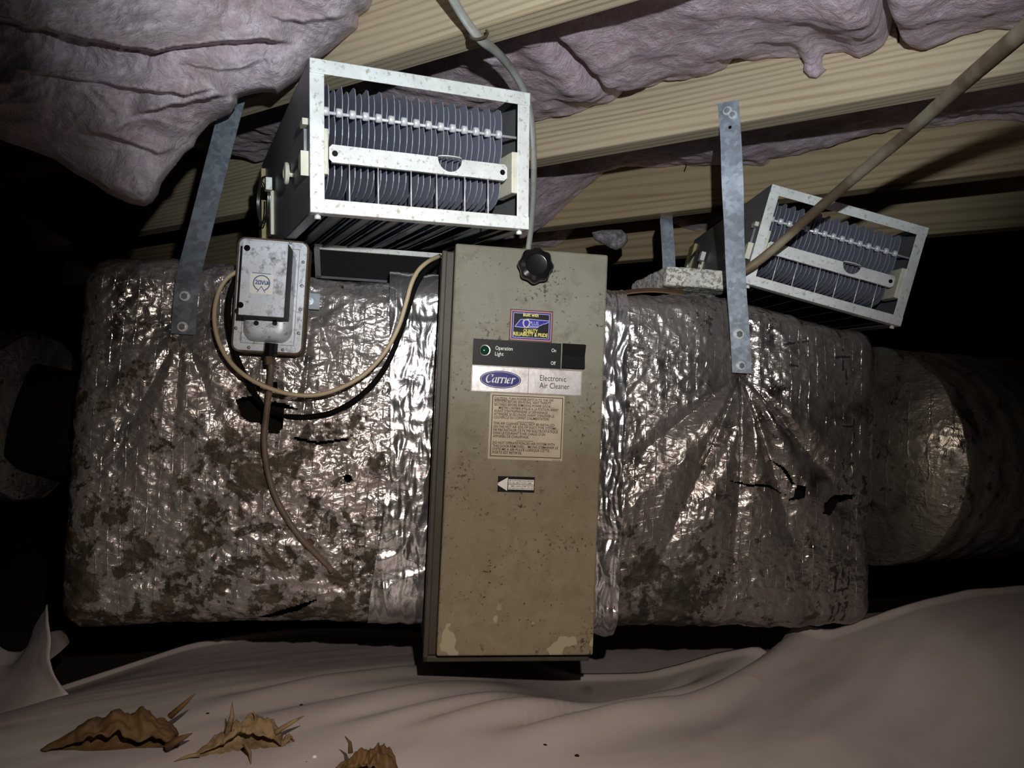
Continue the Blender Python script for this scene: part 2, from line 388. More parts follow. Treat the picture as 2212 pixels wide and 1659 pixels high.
M['leaf'] = speck('dry_brown_leaf', (.13, .07, .022), (.04, .02, .008), 45, .45, .7, .75)
M['leafpale'] = speck('pale_dry_leaf', (.24, .165, .08), (.07, .04, .018), 60, .45, .7, .8)
M['pellet'] = plain('dark_pellet', (.02, .016, .014), .7)
M['foam'] = speck('crumbly_white_board', (.72, .71, .66), (.22, .20, .17), 190, .48, .58, .9, bump=.8)
M['kraft'] = speck('brown_kraft_paper', (.24, .14, .075), (.12, .07, .035), 20, .4, .7, .8)
M['mesh'] = plain('black_wire_mesh', (.05, .05, .055), .35, .6)
M['subfloor'] = wood('subfloor_board', (.30, .22, .13), (.18, .12, .06))
M['nail'] = plain('dark_wire', (.03, .025, .02), .5, .6)

# ------------------------------------------------------------------ setting: soil, plastic sheets, joists, subfloor
FZ = -.085                                      # level of the plastic
xs = np.linspace(-2.6, 2.6, 90); ys = np.linspace(-.6, 4.2, 90); X, Y = np.meshgrid(xs, ys, indexing='ij')
Z = FZ - .04 + .012 * fbm(np.stack([X * 3, Y * 3, X * 0], -1), 3)
fl = obj('floor', MB().grid(np.stack([X, Y, Z], -1)), M['dirt'], smooth=True); tag(fl, 'bare dark soil of the crawl space', 'floor', kind='structure')
mb = MB().box((-2.6, -.4, .238), (2.6, 2.6, .256))
tag(obj('ceiling', mb, M['subfloor'], frame=JM(1)), 'wooden subfloor above the joists', 'ceiling', kind='structure')

JL = {1: 'pine floor joist crossed by the stapled grey cable', 2: 'pine floor joist that the long steel strap is screwed to',
      3: 'pine floor joist behind the screwed strap, crossed by the rod\'s shadow', 4: 'farthest pine floor joist, behind the short bright strap'}
for k in (1, 2, 3, 4):
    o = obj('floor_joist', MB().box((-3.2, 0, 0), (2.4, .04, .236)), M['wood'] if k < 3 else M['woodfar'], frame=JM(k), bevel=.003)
    tag(o, JL[k], 'joist', 'floor joists overhead')

# plastic ground sheet: near part with a rolled far edge
edge = [(-700, 1690, .0), (-250, 1622, .004), (0, 1540, .012), (140, 1497, .02), (410, 1403, .03), (520, 1385, .026), (640, 1372, .012), (800, 1370, .0), (960, 1385, .0), (1080, 1410, .0), (1160, 1445, .002), (1210, 1466, .004),
        (1240, 1472, .006), (1400, 1469, .012), (1480, 1450, .024), (1560, 1425, .04), (1700, 1403, .075), (1790, 1387, .105), (1850, 1362, .130), (1960, 1326, .165), (2100, 1292, .185), (2300, 1276, .195), (2700, 1266, .195)]
E3 = np.array([gp(a, b, c + FZ) for a, b, c in edge])
xs = np.linspace(-1.3, 1.7, 260); ye = np.interp(xs, E3[:, 0], E3[:, 1]); ze = np.interp(xs, E3[:, 0], E3[:, 2])
ker = np.hanning(7); ker /= ker.sum()
ye = np.convolve(np.pad(ye, 3, 'edge'), ker, 'valid'); ze = np.convolve(np.pad(ze, 3, 'edge'), ker, 'valid')
T = np.linspace(0, 1, 190) ** .9; Xs = xs[:, None] + 0 * T; Ys = .30 + (ye[:, None] - .30) * T[None]
_a1, _a2 = gp(1285, 1655, FZ), gp(1720, 1432, FZ); a = math.atan2(_a2[1] - _a1[1], _a2[0] - _a1[0]); U = Xs * math.cos(a) + Ys * math.sin(a); V = -Xs * math.sin(a) + Ys * math.cos(a)
def sheetz(X, Y, U, V):
    big = .012 * fbm(np.stack([X * 2.2, Y * 2.2, X * 0 + 3], -1), 2)
    fold = ridged(np.stack([V * 9 + .8 * fbm(np.stack([X * 3, Y * 3, X * 0], -1), 2), U * 1.1, X * 0 + 9], -1), 2)
    return big + .006 * np.clip(fold, -.4, 1.4) * (.25 + .75 * sst(-.35, .15, X)) + .0015 * fbm(np.stack([V * 30, U * 6, X * 0], -1), 2)
crease = 0 * Xs                                 # the long creases running up to the right
for (ax_, ay_, bx_, by_, kk, ww) in ((1285, 1655, 1720, 1432, 1.0, 1.0), (1090, 1640, 1470, 1472, .55, .8), (640, 1560, 905, 1430, .35, .9), (730, 1625, 1010, 1490, .32, 1.1), (900, 1650, 1130, 1530, .28, .8)):
    r1, r2 = gp(ax_, ay_, FZ + .02), gp(bx_, by_, FZ + .045); dd = (r2 - r1)[:2]; L = np.linalg.norm(dd); dd /= L
    al = (Xs - r1[0]) * dd[0] + (Ys - r1[1]) * dd[1]; pe = (-(Xs - r1[0]) * dd[1] + (Ys - r1[1]) * dd[0] + .012 * perlin(np.stack([Xs * 5, Ys * 5, Xs * 0 + ax_], -1))) / ww
    crease = crease + kk * (-.022 * np.exp(-((pe - .016) / .016) ** 2) + .026 * np.exp(-((pe + .022) / .035) ** 2)) * sst(-.2, .05, al) * sst(L + .12, L - .08, al)
hump = .012 * np.exp(-(((Xs - .62) / .22) ** 2 + ((Ys - 1.02) / .12) ** 2)) * sst(1.0, .75, T)[None]
tt = sst(.45, 1.0, T)[None]
Zs = sheetz(Xs, Ys, U, V) * (1 - .6 * tt ** 3) + ze[:, None] * tt + crease + hump + .006 * sst(.975, 1.0, T)[None] + .004
o = obj('plastic_sheet', MB().grid(np.stack([Xs, Ys, Zs], -1)), M['sheet'], smooth=True)
md = o.modifiers.new('thick', 'SOLIDIFY'); md.thickness = .0022; md.offset = -1
tag(o, 'grey plastic ground sheet with diagonal folds that the dead leaves lie on', 'plastic sheet')
# back sheet lying lower, under the ducts
xs = np.linspace(-.05, 1.7, 110); ys = np.linspace(.80, 1.75, 60); X, Y = np.meshgrid(xs, ys, indexing='ij')
U = X * math.cos(a) + Y * math.sin(a); V = -X * math.sin(a) + Y * math.cos(a)
Z = sheetz(X + 5, Y, U + 5, V) * .7 + FZ - .022 + .045 * sst(.45, 1.0, X)
o = obj('plastic_sheet', MB().grid(np.stack([X, Y, Z], -1)), M['sheet'], smooth=True)
tag(o, 'grey plastic sheet lying behind the long folded edge, under the right duct', 'plastic sheet')
# crumpled flap on the left
def patch(rows, n=26, mcol=18):
    R = np.array([spline([P(*q) for q in r], n) for r in rows]); return np.array([spline(R[:, i], mcol) for i in range(n)])
A = patch([[(98, 1308, 1.02), (102, 1340, 1.0), (108, 1385, .99), (106, 1425, .98), (118, 1465, .97), (148, 1500, .96)],
           [(78, 1345, 1.05), (72, 1375, 1.03), (66, 1405, 1.02), (74, 1440, 1.0), (80, 1475, .985), (80, 1525, .96)],
           [(45, 1405, 1.08), (30, 1430, 1.07), (20, 1440, 1.06), (10, 1470, 1.03), (5, 1505, 1.0), (-10, 1552, .955)],
           [(-40, 1375, 1.12), (-40, 1400, 1.10), (-40, 1430, 1.08), (-50, 1470, 1.05), (-60, 1515, 1.0), (-80, 1580, .95)]])
A = A + .006 * fbm(A * 14, 3)[..., None] * np.array([.3, 1, .6])
o = obj('plastic_flap', MB().grid(A), M['sheet'], smooth=True)
md = o.modifiers.new('thick', 'SOLIDIFY'); md.thickness = .0015
tag(o, 'crumpled upturned plastic corner standing beside the left duct end', 'plastic sheet')
A = patch([[(108, 1425, 1.00), (128, 1410, 1.03), (143, 1396, 1.06), (150, 1388, 1.09)],
           [(106, 1405, 1.01), (120, 1390, 1.05), (135, 1380, 1.08), (146, 1376, 1.11)],
           [(98, 1370, 1.03), (110, 1365, 1.07), (125, 1362, 1.10), (138, 1362, 1.13)]], 16, 12)
tag(obj('plastic_scrap', MB().grid(A), M['sheet'], smooth=True), 'small tongue of plastic sticking out of the crumpled flap', 'plastic scrap')

# ------------------------------------------------------------------ insulation batts between the joists
def batt(k, pts, label, mat, seams=(), s0=None, s1=None, bulge=.03, lift=.0):
    q = np.array([J(x, y, k) for x, y in pts]); q = q[np.argsort(q[:, 0])]
    s0 = q[0, 0] if s0 is None else s0; s1 = q[-1, 0] if s1 is None else s1
    n = int((s1 - s0) / .005) + 1; S = np.linspace(s0, s1, n); ze = np.interp(S, q[:, 0], q[:, 2])
    zs = np.convolve(np.pad(ze, 20, 'edge'), np.ones(41) / 41, 'valid')
    t = np.concatenate([np.linspace(0, .9, 46), np.linspace(.915, 1, 12)]); wdt = JS - .04
    Sg = S[:, None] + 0 * t; Yg = (-wdt + .002) + (wdt - .004) * t[None] + 0 * Sg
    z = zs[:, None] + (ze - zs)[:, None] * sst(.6, 1, t)[None] ** 2 + lift * (1 - t[None]) - bulge * np.sin(math.pi * np.clip(t, 0, 1))[None] ** .8
    p3 = np.stack([Sg, Yg, z + k], -1)
    z = z + .020 * fbm(p3 * np.array([5, 7, 1]), 3) + .0035 * ridged(p3 * np.array([14, 22, 1]) + 3, 3) + .003 * fbm(p3 * 40, 3)
    for (x, y) in seams:
        c = J(x, y, k)[0]; z = z + .035 * np.exp(-((Sg - c) / .007) ** 2) - .012 * np.exp(-((np.abs(Sg - c) - .03) / .03) ** 2)
    bot = np.stack([Sg, Yg, z], -1); Yt = Yg.copy()
    bot[:, -1, 1] += .0; top = np.stack([Sg, Yt, np.full_like(z, .0) + np.minimum(.225, z + .11)], -1)
    mb = MB().grid(bot).grid(top[:, ::-1])
    side = lambda a, b: mb.grid(np.stack([a, b], 1))
    side(bot[:, 0], top[:, 0]); side(bot[:, -1], top[:, -1]); side(bot[0], top[0]); side(bot[-1], top[-1])
    o = obj('insulation_batt', mb, mat, frame=JM(k), merge=True, smooth=True)
    return tag(o, label, 'insulation', 'pink fiberglass batts between joists')
batt(2, [(470, 262), (505, 290), (520, 318), (545, 336), (575, 352), (604, 350), (640, 330), (900, 280), (1160, 256), (1200, 252), (1240, 247), (1290, 232), (1330, 210), (1365, 180), (1400, 178),
         (1440, 170), (1485, 180), (1530, 176), (1570, 165), (1587, 142), (1640, 146), (1700, 142), (1736, 140), (1746, 162), (1758, 170), (1772, 158), (1778, 126), (1830, 105), (1858, 112), (1880, 95),
         (1932, 68), (1942, 68), (1955, 86), (2000, 98), (2060, 90), (2120, 76), (2212, 60), (2420, 10)], 'long pink fiberglass batt with two pinched seams, over the strapped joist', M['insul'], [(1366, 180), (1938, 66)])
batt(3, [(900, 520), (1130, 520), (1165, 500), (1200, 470), (1230, 440), (1270, 405), (1310, 372), (1360, 366), (1420, 367), (1480, 363), (1545, 360), (1600, 364), (1655, 360), (1668, 346), (1730, 335),
         (1800, 320), (1830, 305), (1930, 280), (2000, 283), (2060, 275), (2120, 262), (2212, 268), (2420, 240)], 'pink batt sagging in a corner behind the nearer air cleaner cell', M['insul'], (), bulge=.015)
batt(4, [(1000, 560), (1130, 545), (1160, 538), (1200, 532), (1222, 520), (1245, 500), (1280, 480), (1400, 462), (1450, 478), (1475, 496), (1510, 504), (1535, 500), (1560, 478), (1700, 440), (1900, 400)],
     'dim pink batt above the farthest joist, behind the cleaner', M['insul'], (), bulge=.01)

def inside(poly, x, y):
    c = np.zeros(x.shape, bool); n = len(poly)
    for i in range(n):
        x1, y1 = poly[i]; x2, y2 = poly[(i + 1) % n]
        k = (y1 > y) != (y2 > y); xx = (x2 - x1) * (y - y1) / (y2 - y1 + 1e-9) + x1; c ^= k & (x < xx)
    return c
def edgedist(poly, x, y):
    best = np.full(x.shape, 1e9); bx = x.copy(); by = y.copy(); n = len(poly)
    for i in range(n):
        a = np.array(poly[i], float); b = np.array(poly[(i + 1) % n], float); ab = b - a
        t = np.clip(((x - a[0]) * ab[0] + (y - a[1]) * ab[1]) / (ab @ ab + 1e-9), 0, 1); qx = a[0] + t * ab[0]; qy = a[1] + t * ab[1]
        d = np.hypot(x - qx, y - qy); mm = d < best; best[mm] = d[mm]; bx[mm] = qx[mm]; by[mm] = qy[mm]
    return best, bx, by
def lump(poly, dfun, step, wpx, thick, disp, back=1.0, lips=()):   # solid lump: outline given where it hangs, inflated to its own thickness
    poly = [tuple(p) for p in poly]; xs = np.arange(min(p[0] for p in poly) - step, max(p[0] for p in poly) + step, step); ys = np.arange(min(p[1] for p in poly) - step, max(p[1] for p in poly) + step, step)
    X, Y = np.meshgrid(xs, ys, indexing='ij'); ins = inside(poly, X, Y); ed, bx, by = edgedist(poly, X, Y)
    cell = ins[:-1, :-1] | ins[1:, :-1] | ins[:-1, 1:] | ins[1:, 1:]
    X = np.where(ins, X, bx); Y = np.where(ins, Y, by); g = np.where(ins, np.sqrt(np.clip(1 - (1 - np.clip(ed / wpx, 0, 1)) ** 2, 0, 1)), 0)
    d = dfun(X, Y); r = np.stack([(X - W / 2) / F, (Y - H / 2) / F, np.ones_like(X)], -1) @ MC.T
    base = CAM + r * d[..., None]
    mid = base; dp = disp(mid) * np.clip(ed / 12, 0, 1) * ins
    for cv, amp, dec in lips:                    # overhanging folds: bulge above a curve, sharp step below it
        c = np.array(cv, float); cy = np.interp(X, c[:, 0], c[:, 1]); up_ = cy + 7 * perlin(np.stack([X / 35, Y * 0, Y * 0 + amp * 99], -1)) - Y
        ends = sst(c[0, 0], c[0, 0] + 60, X) * sst(c[-1, 0], c[-1, 0] - 60, X); dp = dp + amp * sst(-5, 4, up_) * np.exp(-np.clip(up_, 0, 999) / dec) * ends * np.clip(ed / 12, 0, 1) * ins
    fr = CAM + r * (d - thick * g - dp)[..., None]; bk = CAM + r * (d + back * thick * g + .5 * dp)[..., None]
    return MB().grid(fr, cell).grid(bk, cell)
def folds(p):
    q = p + .05 * np.stack([fbm(p * 6, 2), fbm(p * 6 + 9, 2), fbm(p * 6 + 4, 2)], -1)
    big = ridged(q * np.array([2.6, 4, 9.0]) + 1.5, 2)
    return .032 * big + .020 * fbm(q * np.array([8, 12, 15]), 3) + .004 * ridged(q * np.array([26, 35, 46]), 2) + .003 * fbm(p * 60, 3)
out = [(-420, -300), (900, -300), (860, -130), (830, -60), (806, 0), (797, 22), (775, 35), (772, 62), (752, 78), (735, 92), (712, 112), (690, 128), (668, 140), (655, 160), (640, 176), (618, 190), (598, 204), (585, 200), (565, 200), (540, 204), (514, 212), (512, 226), (498, 246), (470, 258),
       (452, 268), (440, 282), (426, 298), (418, 318), (400, 330), (380, 356), (362, 378), (348, 398), (342, 420), (328, 438), (312, 446), (280, 440), (232, 418), (205, 398), (160, 374), (120, 345), (60, 322), (10, 306), (-60, 270), (-150, 250), (-300, 180), (-420, 60)]
mb = lump(out, lambda x, y: .93 + .00016 * y + .00008 * np.abs(x - 350), 3.2, 190, .085, folds, .6, [([(-60, 20), (60, 55), (150, 75), (260, 100), (340, 108), (420, 95), (500, 90), (560, 84), (640, 96)], .045, 60), ([(270, 246), (330, 238), (420, 218), (470, 208), (515, 204)], .03, 40), ([(20, 150), (180, 172), (280, 190), (400, 206), (470, 190)], .028, 45), ([(380, 135), (470, 150), (520, 148), (590, 120)], .022, 30), ([(150, 280), (260, 300), (340, 330), (400, 320)], .026, 40), ([(560, 30), (650, 48), (720, 40), (770, 30)], .02, 30)])
tag(obj('insulation_batt', mb, M['insul_big'], merge=True, smooth=True), 'large torn pink fiberglass batt sagging low in front of the left strap', 'insulation', 'pink fiberglass batts between joists')
rag = [(1278, 502), (1300, 497), (1342, 496), (1356, 508), (1356, 522), (1346, 534), (1330, 541), (1318, 536), (1302, 528), (1284, 518)]
mb = lump(rag, lambda x, y: 1.62 + 0 * x, 2.0, 18, .03, lambda p: .012 * fbm(p * 40, 3))
tag(obj('insulation_scrap', mb, M['grey_insul'], merge=True, smooth=True), 'dark grey scrap of insulation hanging before the farthest joist', 'insulation')
tuft = [(1738, 128), (1776, 122), (1777, 146), (1786, 150), (1776, 160), (1764, 169), (1748, 166), (1736, 152)]

mb = lump(tuft, lambda x, y: 1.035 + 0 * x, 2.0, 18, .014, lambda p: .006 * fbm(p * 60, 3))
tag(obj('insulation_tuft', mb, M['insul'], merge=True, smooth=True), 'small pink tuft drooping over the face of the strapped joist', 'insulation')
for (x0, y0, x1, y1, k, lb) in ((1362, 96, 1366, 186, 2, 'thin support wire pressed into the first pinched batt seam'), (1936, 58, 1941, 92, 2, 'thin support wire at the pinched seam above the pipe'), (1487, 336, 1478, 371, 3, 'bent support wire poking out beside the screwed strap')):
    a0 = J(x0, y0, k, -.012); a1 = J(x1, y1, k, -.004)
    tag(obj('support_wire', MB().tube([a0, (a0 + a1) / 2 + .001, a1], .0013, 6), M['nail'], frame=JM(k)), lb, 'wire', 'insulation support wires')

# ------------------------------------------------------------------ foil wrapped ducts
def roundbox(x0, x1, y0, y1, z0, z1, r, nx, ny, nz):
    lo = np.array([x0, y0, z0]); hi = np.array([x1, y1, z1]); n = (nx, ny, nz); out = []
    for ax in range(3):
        b, c = [i for i in range(3) if i != ax]
        B, Cc = np.meshgrid(np.linspace(lo[b], hi[b], n[b] + 1), np.linspace(lo[c], hi[c], n[c] + 1), indexing='ij')
        for v in (lo[ax], hi[ax]):
            p = np.zeros(B.shape + (3,)); p[..., ax] = v; p[..., b] = B; p[..., c] = Cc
            inn = np.clip(p, lo + r, hi - r); d = p - inn; nn = d / (np.linalg.norm(d, axis=-1)[..., None] + 1e-12)
            out.append((ax, v == lo[ax], inn + nn * r, nn))
    return out
def segdist(x, z, segs):
    best = np.full(x.shape, 9.0)
    for (a, b, c, d) in segs:
        ab = np.array([c - a, d - b]); t = np.clip(((x - a) * ab[0] + (z - b) * ab[1]) / (ab @ ab + 1e-12), 0, 1)
        best = np.minimum(best, np.hypot(x - a - t * ab[0], z - b - t * ab[1]))
    return best
def foilbox(name, parent, box, r, res, warp, disp, mat, holes=(), dirt=None, ink=()):
    mb = MB(); 
    for ax, low, p, nn in roundbox(*box, r, *res):
        q = p + nn * disp(p, nn)[..., None]; q = warp(q); keep = None
        if ax == 1 and low and holes:
            cx = (p[:-1, :-1] + p[1:, 1:]) / 2; keep = ~np.any([inside(h, cx[..., 0], cx[..., 2]) for h in holes], axis=0)
        mb.grid(q if (ax == 1) == low else q[:, ::-1], keep if keep is None or (ax == 1) == low else keep[:, ::-1])
    o = obj(name, mb, mat, parent, frame=DM, merge=True, smooth=True)
    v = np.zeros(len(o.data.vertices) * 3); o.data.vertices.foreach_get('co', v); v = v.reshape(-1, 3)
    Tl = np.array(DM.inverted() @ WM[parent.name]); v = v @ Tl[:3, :3].T + Tl[:3, 3]
    fattr(o, 'dirt', dirt(v) if dirt else np.zeros(len(v)))
    ik = np.zeros(len(v))
    if ink: ik = sst(.0032, .0018, segdist(v[:, 0], v[:, 2], ink)) * (v[:, 1] < box[2] + .03) * (fbm(v * 150, 2) > -.25)
    fattr(o, 'ink', ik); return o
def dmat(u, off, z): return DM @ Matrix.Translation((u, off, z))
def uz(x, y, off): q = D(x, y, off); return (q[0], q[2])
FO = .10                                        # foil face lies this far behind the cleaner's door
LX0 = D(150, 950, FO)[0]; LX1 = -.119; LZ1 = .545; LZ0 = .062
RX0 = .109; RX1 = D(1893, 1000, FO)[0]; RZ1 = .553; RZ0 = .055

def pucker(p, c, k, amp, rad, down=True, ph=0.0):
    dx = p[..., 0] - c[0]; dz = p[..., 2] - c[1]; rr = np.hypot(dx, dz) + 1e-6; th = np.arctan2(dx, -dz)
    env = np.exp(-(rr / rad) ** 1.6) * sst(.0, .05, rr)
    if down: env = env * sst(1.25, .7, np.abs(th))
    return amp * (np.abs(np.sin(k * th + ph + .6 * np.sin(3 * th))) * 2 - .9) * env * sst(.0, .10, rr)
LS = uz(398, 720, FO); RS = uz(1602, 805, FO); BS = uz(680, 652, FO)
def dispL(p, n):
    fr = np.clip(-n[..., 1], 0, 1); x = (p[..., 0] - LX0) / (LX1 - LX0); z = (p[..., 2] - LZ0) / (LZ1 - LZ0)
    d = .016 * np.sin(math.pi * np.clip(x, 0, 1)) * np.sin(math.pi * np.clip(z, 0, 1)) * fr
    d = d + .007 * fbm(p * np.array([6, 6, 5]), 3) + .0032 * ridged(p * np.array([22, 22, 30]) + 4, 2) + .0017 * ridged(p * np.array([60, 60, 85]), 2)
    d = d + fr * (pucker(p, LS, 6, .007, .10) + pucker(p, BS, 5, .006, .11, ph=.7) - .015 * np.exp(-((p[..., 0] - LS[0]) ** 2 + (p[..., 2] - LS[1] - .03) ** 2) / .05 ** 2))
    d = d - fr * .012 * np.exp(-((p[..., 0] - BS[0]) ** 2 + (p[..., 2] - BS[1]) ** 2) / .025 ** 2)
    d = d - .010 * np.exp(-((p[..., 0] - D(565, 900, FO)[0]) ** 2 + (p[..., 2] - D(565, 900, FO)[2]) ** 2) / .04 ** 2) * fr
    return d
def warpL(q):
    q = q.copy(); x = q[..., 0]; t = (x - LX0) / (LX1 - LX0); w = (q[..., 2] - LZ0) / (LZ1 - LZ0)
    q[..., 2] += np.clip(w, -.2, 1.2) * (.006 * np.sin(6 * t)) - (1 - np.clip(w, -.2, 1.2)) * (.010 * (1 - t) - .008 * np.sin(math.pi * t))
    q[..., 2] -= .012 * sst(.85, 1.0, t) * sst(.5, 1, w)
    return q
holesL = [[uz(*p, FO) for p in h] for h in (
    [(515, 868), (530, 861), (560, 858), (577, 880), (596, 868), (620, 872), (650, 884), (618, 884), (616, 922), (605, 937), (585, 937), (574, 918), (545, 916), (527, 905)],
    [(742, 1026), (756, 1020), (764, 1032), (752, 1042)], [(555, 830), (562, 826), (566, 846), (556, 848)], [(592, 824), (604, 828), (602, 846), (590, 844)],
    [(470, 1352), (560, 1330), (640, 1308), (692, 1293), (650, 1318), (585, 1345), (535, 1358)], [(640, 942), (690, 952), (755, 942), (752, 948), (690, 958), (640, 949)])]
def dirtL(v):
    x = (v[:, 0] - LX0) / (LX1 - LX0); z = (v[:, 2] - LZ0) / (LZ1 - LZ0)
    h = D(640, 960, FO); e = np.exp(-(((v[:, 0] - h[0]) / .11) ** 2 + ((v[:, 2] - h[2]) / .07) ** 2))
    return np.clip(.42 - .42 * z + .10 * fbm(v * 7, 2) + .16 * e + .12 * sst(.85, 1, z) * sst(.2, .45, x) - .8 * sst(.86, .9, x) + .22 * sst(.12, .0, x), -.5, .75)
dl = thing('supply_duct', 'foil wrapped duct section behind the grey control box', 'duct', dmat((LX0 + LX1) / 2, FO, LZ0), 'foil wrapped duct sections')
foilbox('foil_wrap', dl, (LX0, LX1, FO, FO + .5, LZ0, LZ1), .035, (270, 60, 260), warpL, dispL, M['foil'], holesL, dirtL)
obj('duct_liner', MB().box((LX0 + .04, FO + .035, LZ0 + .04), (LX1 - .04, FO + .46, LZ1 - .04)), M['liner'], dl, frame=DM)

def dispR(p, n):
    fr = np.clip(-n[..., 1], 0, 1); x = (p[..., 0] - RX0) / (RX1 - RX0); z = (p[..., 2] - RZ0) / (RZ1 - RZ0)
    d = .016 * np.sin(math.pi * np.clip(x, 0, 1)) ** .7 * np.sin(math.pi * np.clip(z, 0, 1)) ** .7 * fr
    d = d + .006 * fbm(p * np.array([6, 6, 4]) + 30, 3) + .0028 * ridged(p * np.array([26, 22, 20]) + 40, 2) + .0013 * ridged(p * np.array([70, 60, 60]), 2)
    d = d + fr * (1.5 * pucker(p, RS, 7, .010, .20, ph=.3) + .004 * np.exp(-((p[..., 0] - RS[0] - .02) / .02) ** 2) * sst(-.02, .03, p[..., 2] - RS[1]))
    d = d - fr * .022 * np.exp(-((p[..., 0] - RS[0]) ** 2 / .045 ** 2 + np.clip(RS[1] - p[..., 2], 0, 9) ** 2 / .06 ** 2))
    return d
def warpR(q):
    q = q.copy(); x = q[..., 0]; t = (x - RX0) / (RX1 - RX0); w = (q[..., 2] - RZ0) / (RZ1 - RZ0)
    q[..., 2] += np.clip(w, 0, 1.1) * (-.012 + .012 * np.sin(math.pi * np.clip(t / .8, 0, 1)) - .028 * sst(.45, 1, t)) + (1 - np.clip(w, -.1, 1)) * .004 * t
    return q
holesR = [[uz(*p, FO) for p in h] for h in (
    [(1704, 1036), (1724, 1034), (1722, 1062), (1700, 1070), (1690, 1074), (1700, 1060)], [(1764, 1094), (1768, 1068), (1790, 1050), (1834, 1046), (1836, 1056), (1800, 1066), (1780, 1096)],
    [(1548, 1034), (1600, 1042), (1645, 1040), (1690, 1062), (1645, 1047), (1600, 1047)], [(1652, 985), (1680, 1000), (1702, 1036), (1694, 1034), (1676, 1006)])]
def st(x0, y0, x1, y1): a = uz(x0, y0, FO); b = uz(x1, y1, FO); return (*a, *b)
inkR = [st(1800, 772, 1830, 772), st(1815, 755, 1815, 800), st(1812, 730, 1812, 690), st(1822, 800, 1822, 830), st(1806, 920, 1836, 922), st(1836, 905, 1836, 945), st(1808, 1000, 1835, 1000), st(1812, 990, 1812, 1012),
        st(1800, 1232, 1796, 1275), st(1796, 1275, 1824, 1268), st(1824, 1268, 1828, 1232), st(1812, 1225, 1812, 1280), st(1792, 1310, 1788, 1350), st(1806, 1300, 1800, 1345), st(1822, 1300, 1818, 1340), st(1792, 1310, 1824, 1298),
        st(1690, 745, 1740, 738), st(1700, 790, 1715, 792), st(1692, 748, 1700, 741)]
def dirtR(v):
    x = (v[:, 0] - RX0) / (RX1 - RX0); z = (v[:, 2] - RZ0) / (RZ1 - RZ0)
    return np.clip(.05 + .45 * sst(.42, .1, z) * sst(.75, .2, x) + .18 * sst(.5, .8, x) * sst(.6, .2, z) + .08 * fbm(v * 9, 2) + .12 * sst(.7, .95, z), -.4, .7)
dr = thing('return_duct', 'foil wrapped duct section hung by the screwed steel strap', 'duct', dmat((RX0 + RX1) / 2, FO, RZ0), 'foil wrapped duct sections')
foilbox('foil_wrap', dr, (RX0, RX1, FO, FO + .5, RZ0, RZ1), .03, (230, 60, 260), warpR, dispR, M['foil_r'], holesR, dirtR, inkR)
obj('duct_liner', MB().box((RX0 + .04, FO + .035, RZ0 + .04), (RX1 - .04, FO + .46, RZ1 - .06)), M['liner'], dr, frame=DM)

def tape(parent, xa, xb, z0, z1, y0, r, lift, amp, seed, name='foil_tape', wl=None):   # vertical band of foil tape over top, face and bottom
    s = []
    for t in np.linspace(0, .12, 8): s.append((y0 + r + .12 - t, z1, 0, 1))
    for t in np.linspace(0, math.pi / 2, 10)[1:]: s.append((y0 + r - r * math.sin(t), z1 - r + r * math.cos(t), -math.sin(t), math.cos(t)))
    for z in np.linspace(z1 - r, z0 + r, 170)[1:]: s.append((y0, z, -1, 0))
    for t in np.linspace(0, math.pi / 2, 10)[1:]: s.append((y0 + r - r * math.cos(t), z0 + r - r * math.sin(t), -math.cos(t), -math.sin(t)))
    s = np.array(s); n = 44; t = np.linspace(0, 1, n)
    x = xa(s[:, 1])[:, None] + (xb(s[:, 1]) - xa(s[:, 1]))[:, None] * t[None]
    p = np.stack([x, s[:, :1] + 0 * x, s[:, 1:2] + 0 * x], -1)
    q = p + .012 * np.stack([fbm(p * 16 + seed, 2)] * 3, -1)
    cr = ridged(q * np.array([30, 12, 9]) + seed, 3) * .8 + ridged(q * np.array([11, 12, 26]) + seed + 5, 2) * .55
    d = lift + amp * cr
    d = np.maximum(d, .002); nn = np.stack([0 * x, s[:, 2:3] + 0 * x, s[:, 3:4] + 0 * x], -1)
    g = p + nn * d[..., None]
    if wl: g = wl(g)
    o = obj(name, MB().grid(g), M['tape'], parent, frame=DM, smooth=True)
    fattr(o, 'dirt', np.zeros(len(o.data.vertices)) - .1 + .25 * (s[:, 1] < .16)[:, None].repeat(n, 1).ravel()); fattr(o, 'ink', np.zeros(len(o.data.vertices)))
    return o
tz = lambda pts: (lambda z: np.interp(z, [p[0] for p in pts][::-1], [p[1] for p in pts][::-1]))
tape(dl, tz([(.56, D(838, 640, FO)[0]), (.3, D(846, 950, FO)[0]), (.18, D(820, 1150, FO)[0]), (.1, D(800, 1280, FO)[0]), (.05, D(792, 1330, FO)[0])]), lambda z: z * 0 + LX1 + .001, LZ0 + .008, LZ1 + .003, FO - .006, .03, .006, .0042, 2)
tape(dr, lambda z: z * 0 + RX0 - .001, lambda z: z * 0 + RX0 + .050, RZ0 + .004, RZ1 - .012, FO - .006, .026, .007, .0058, 12)

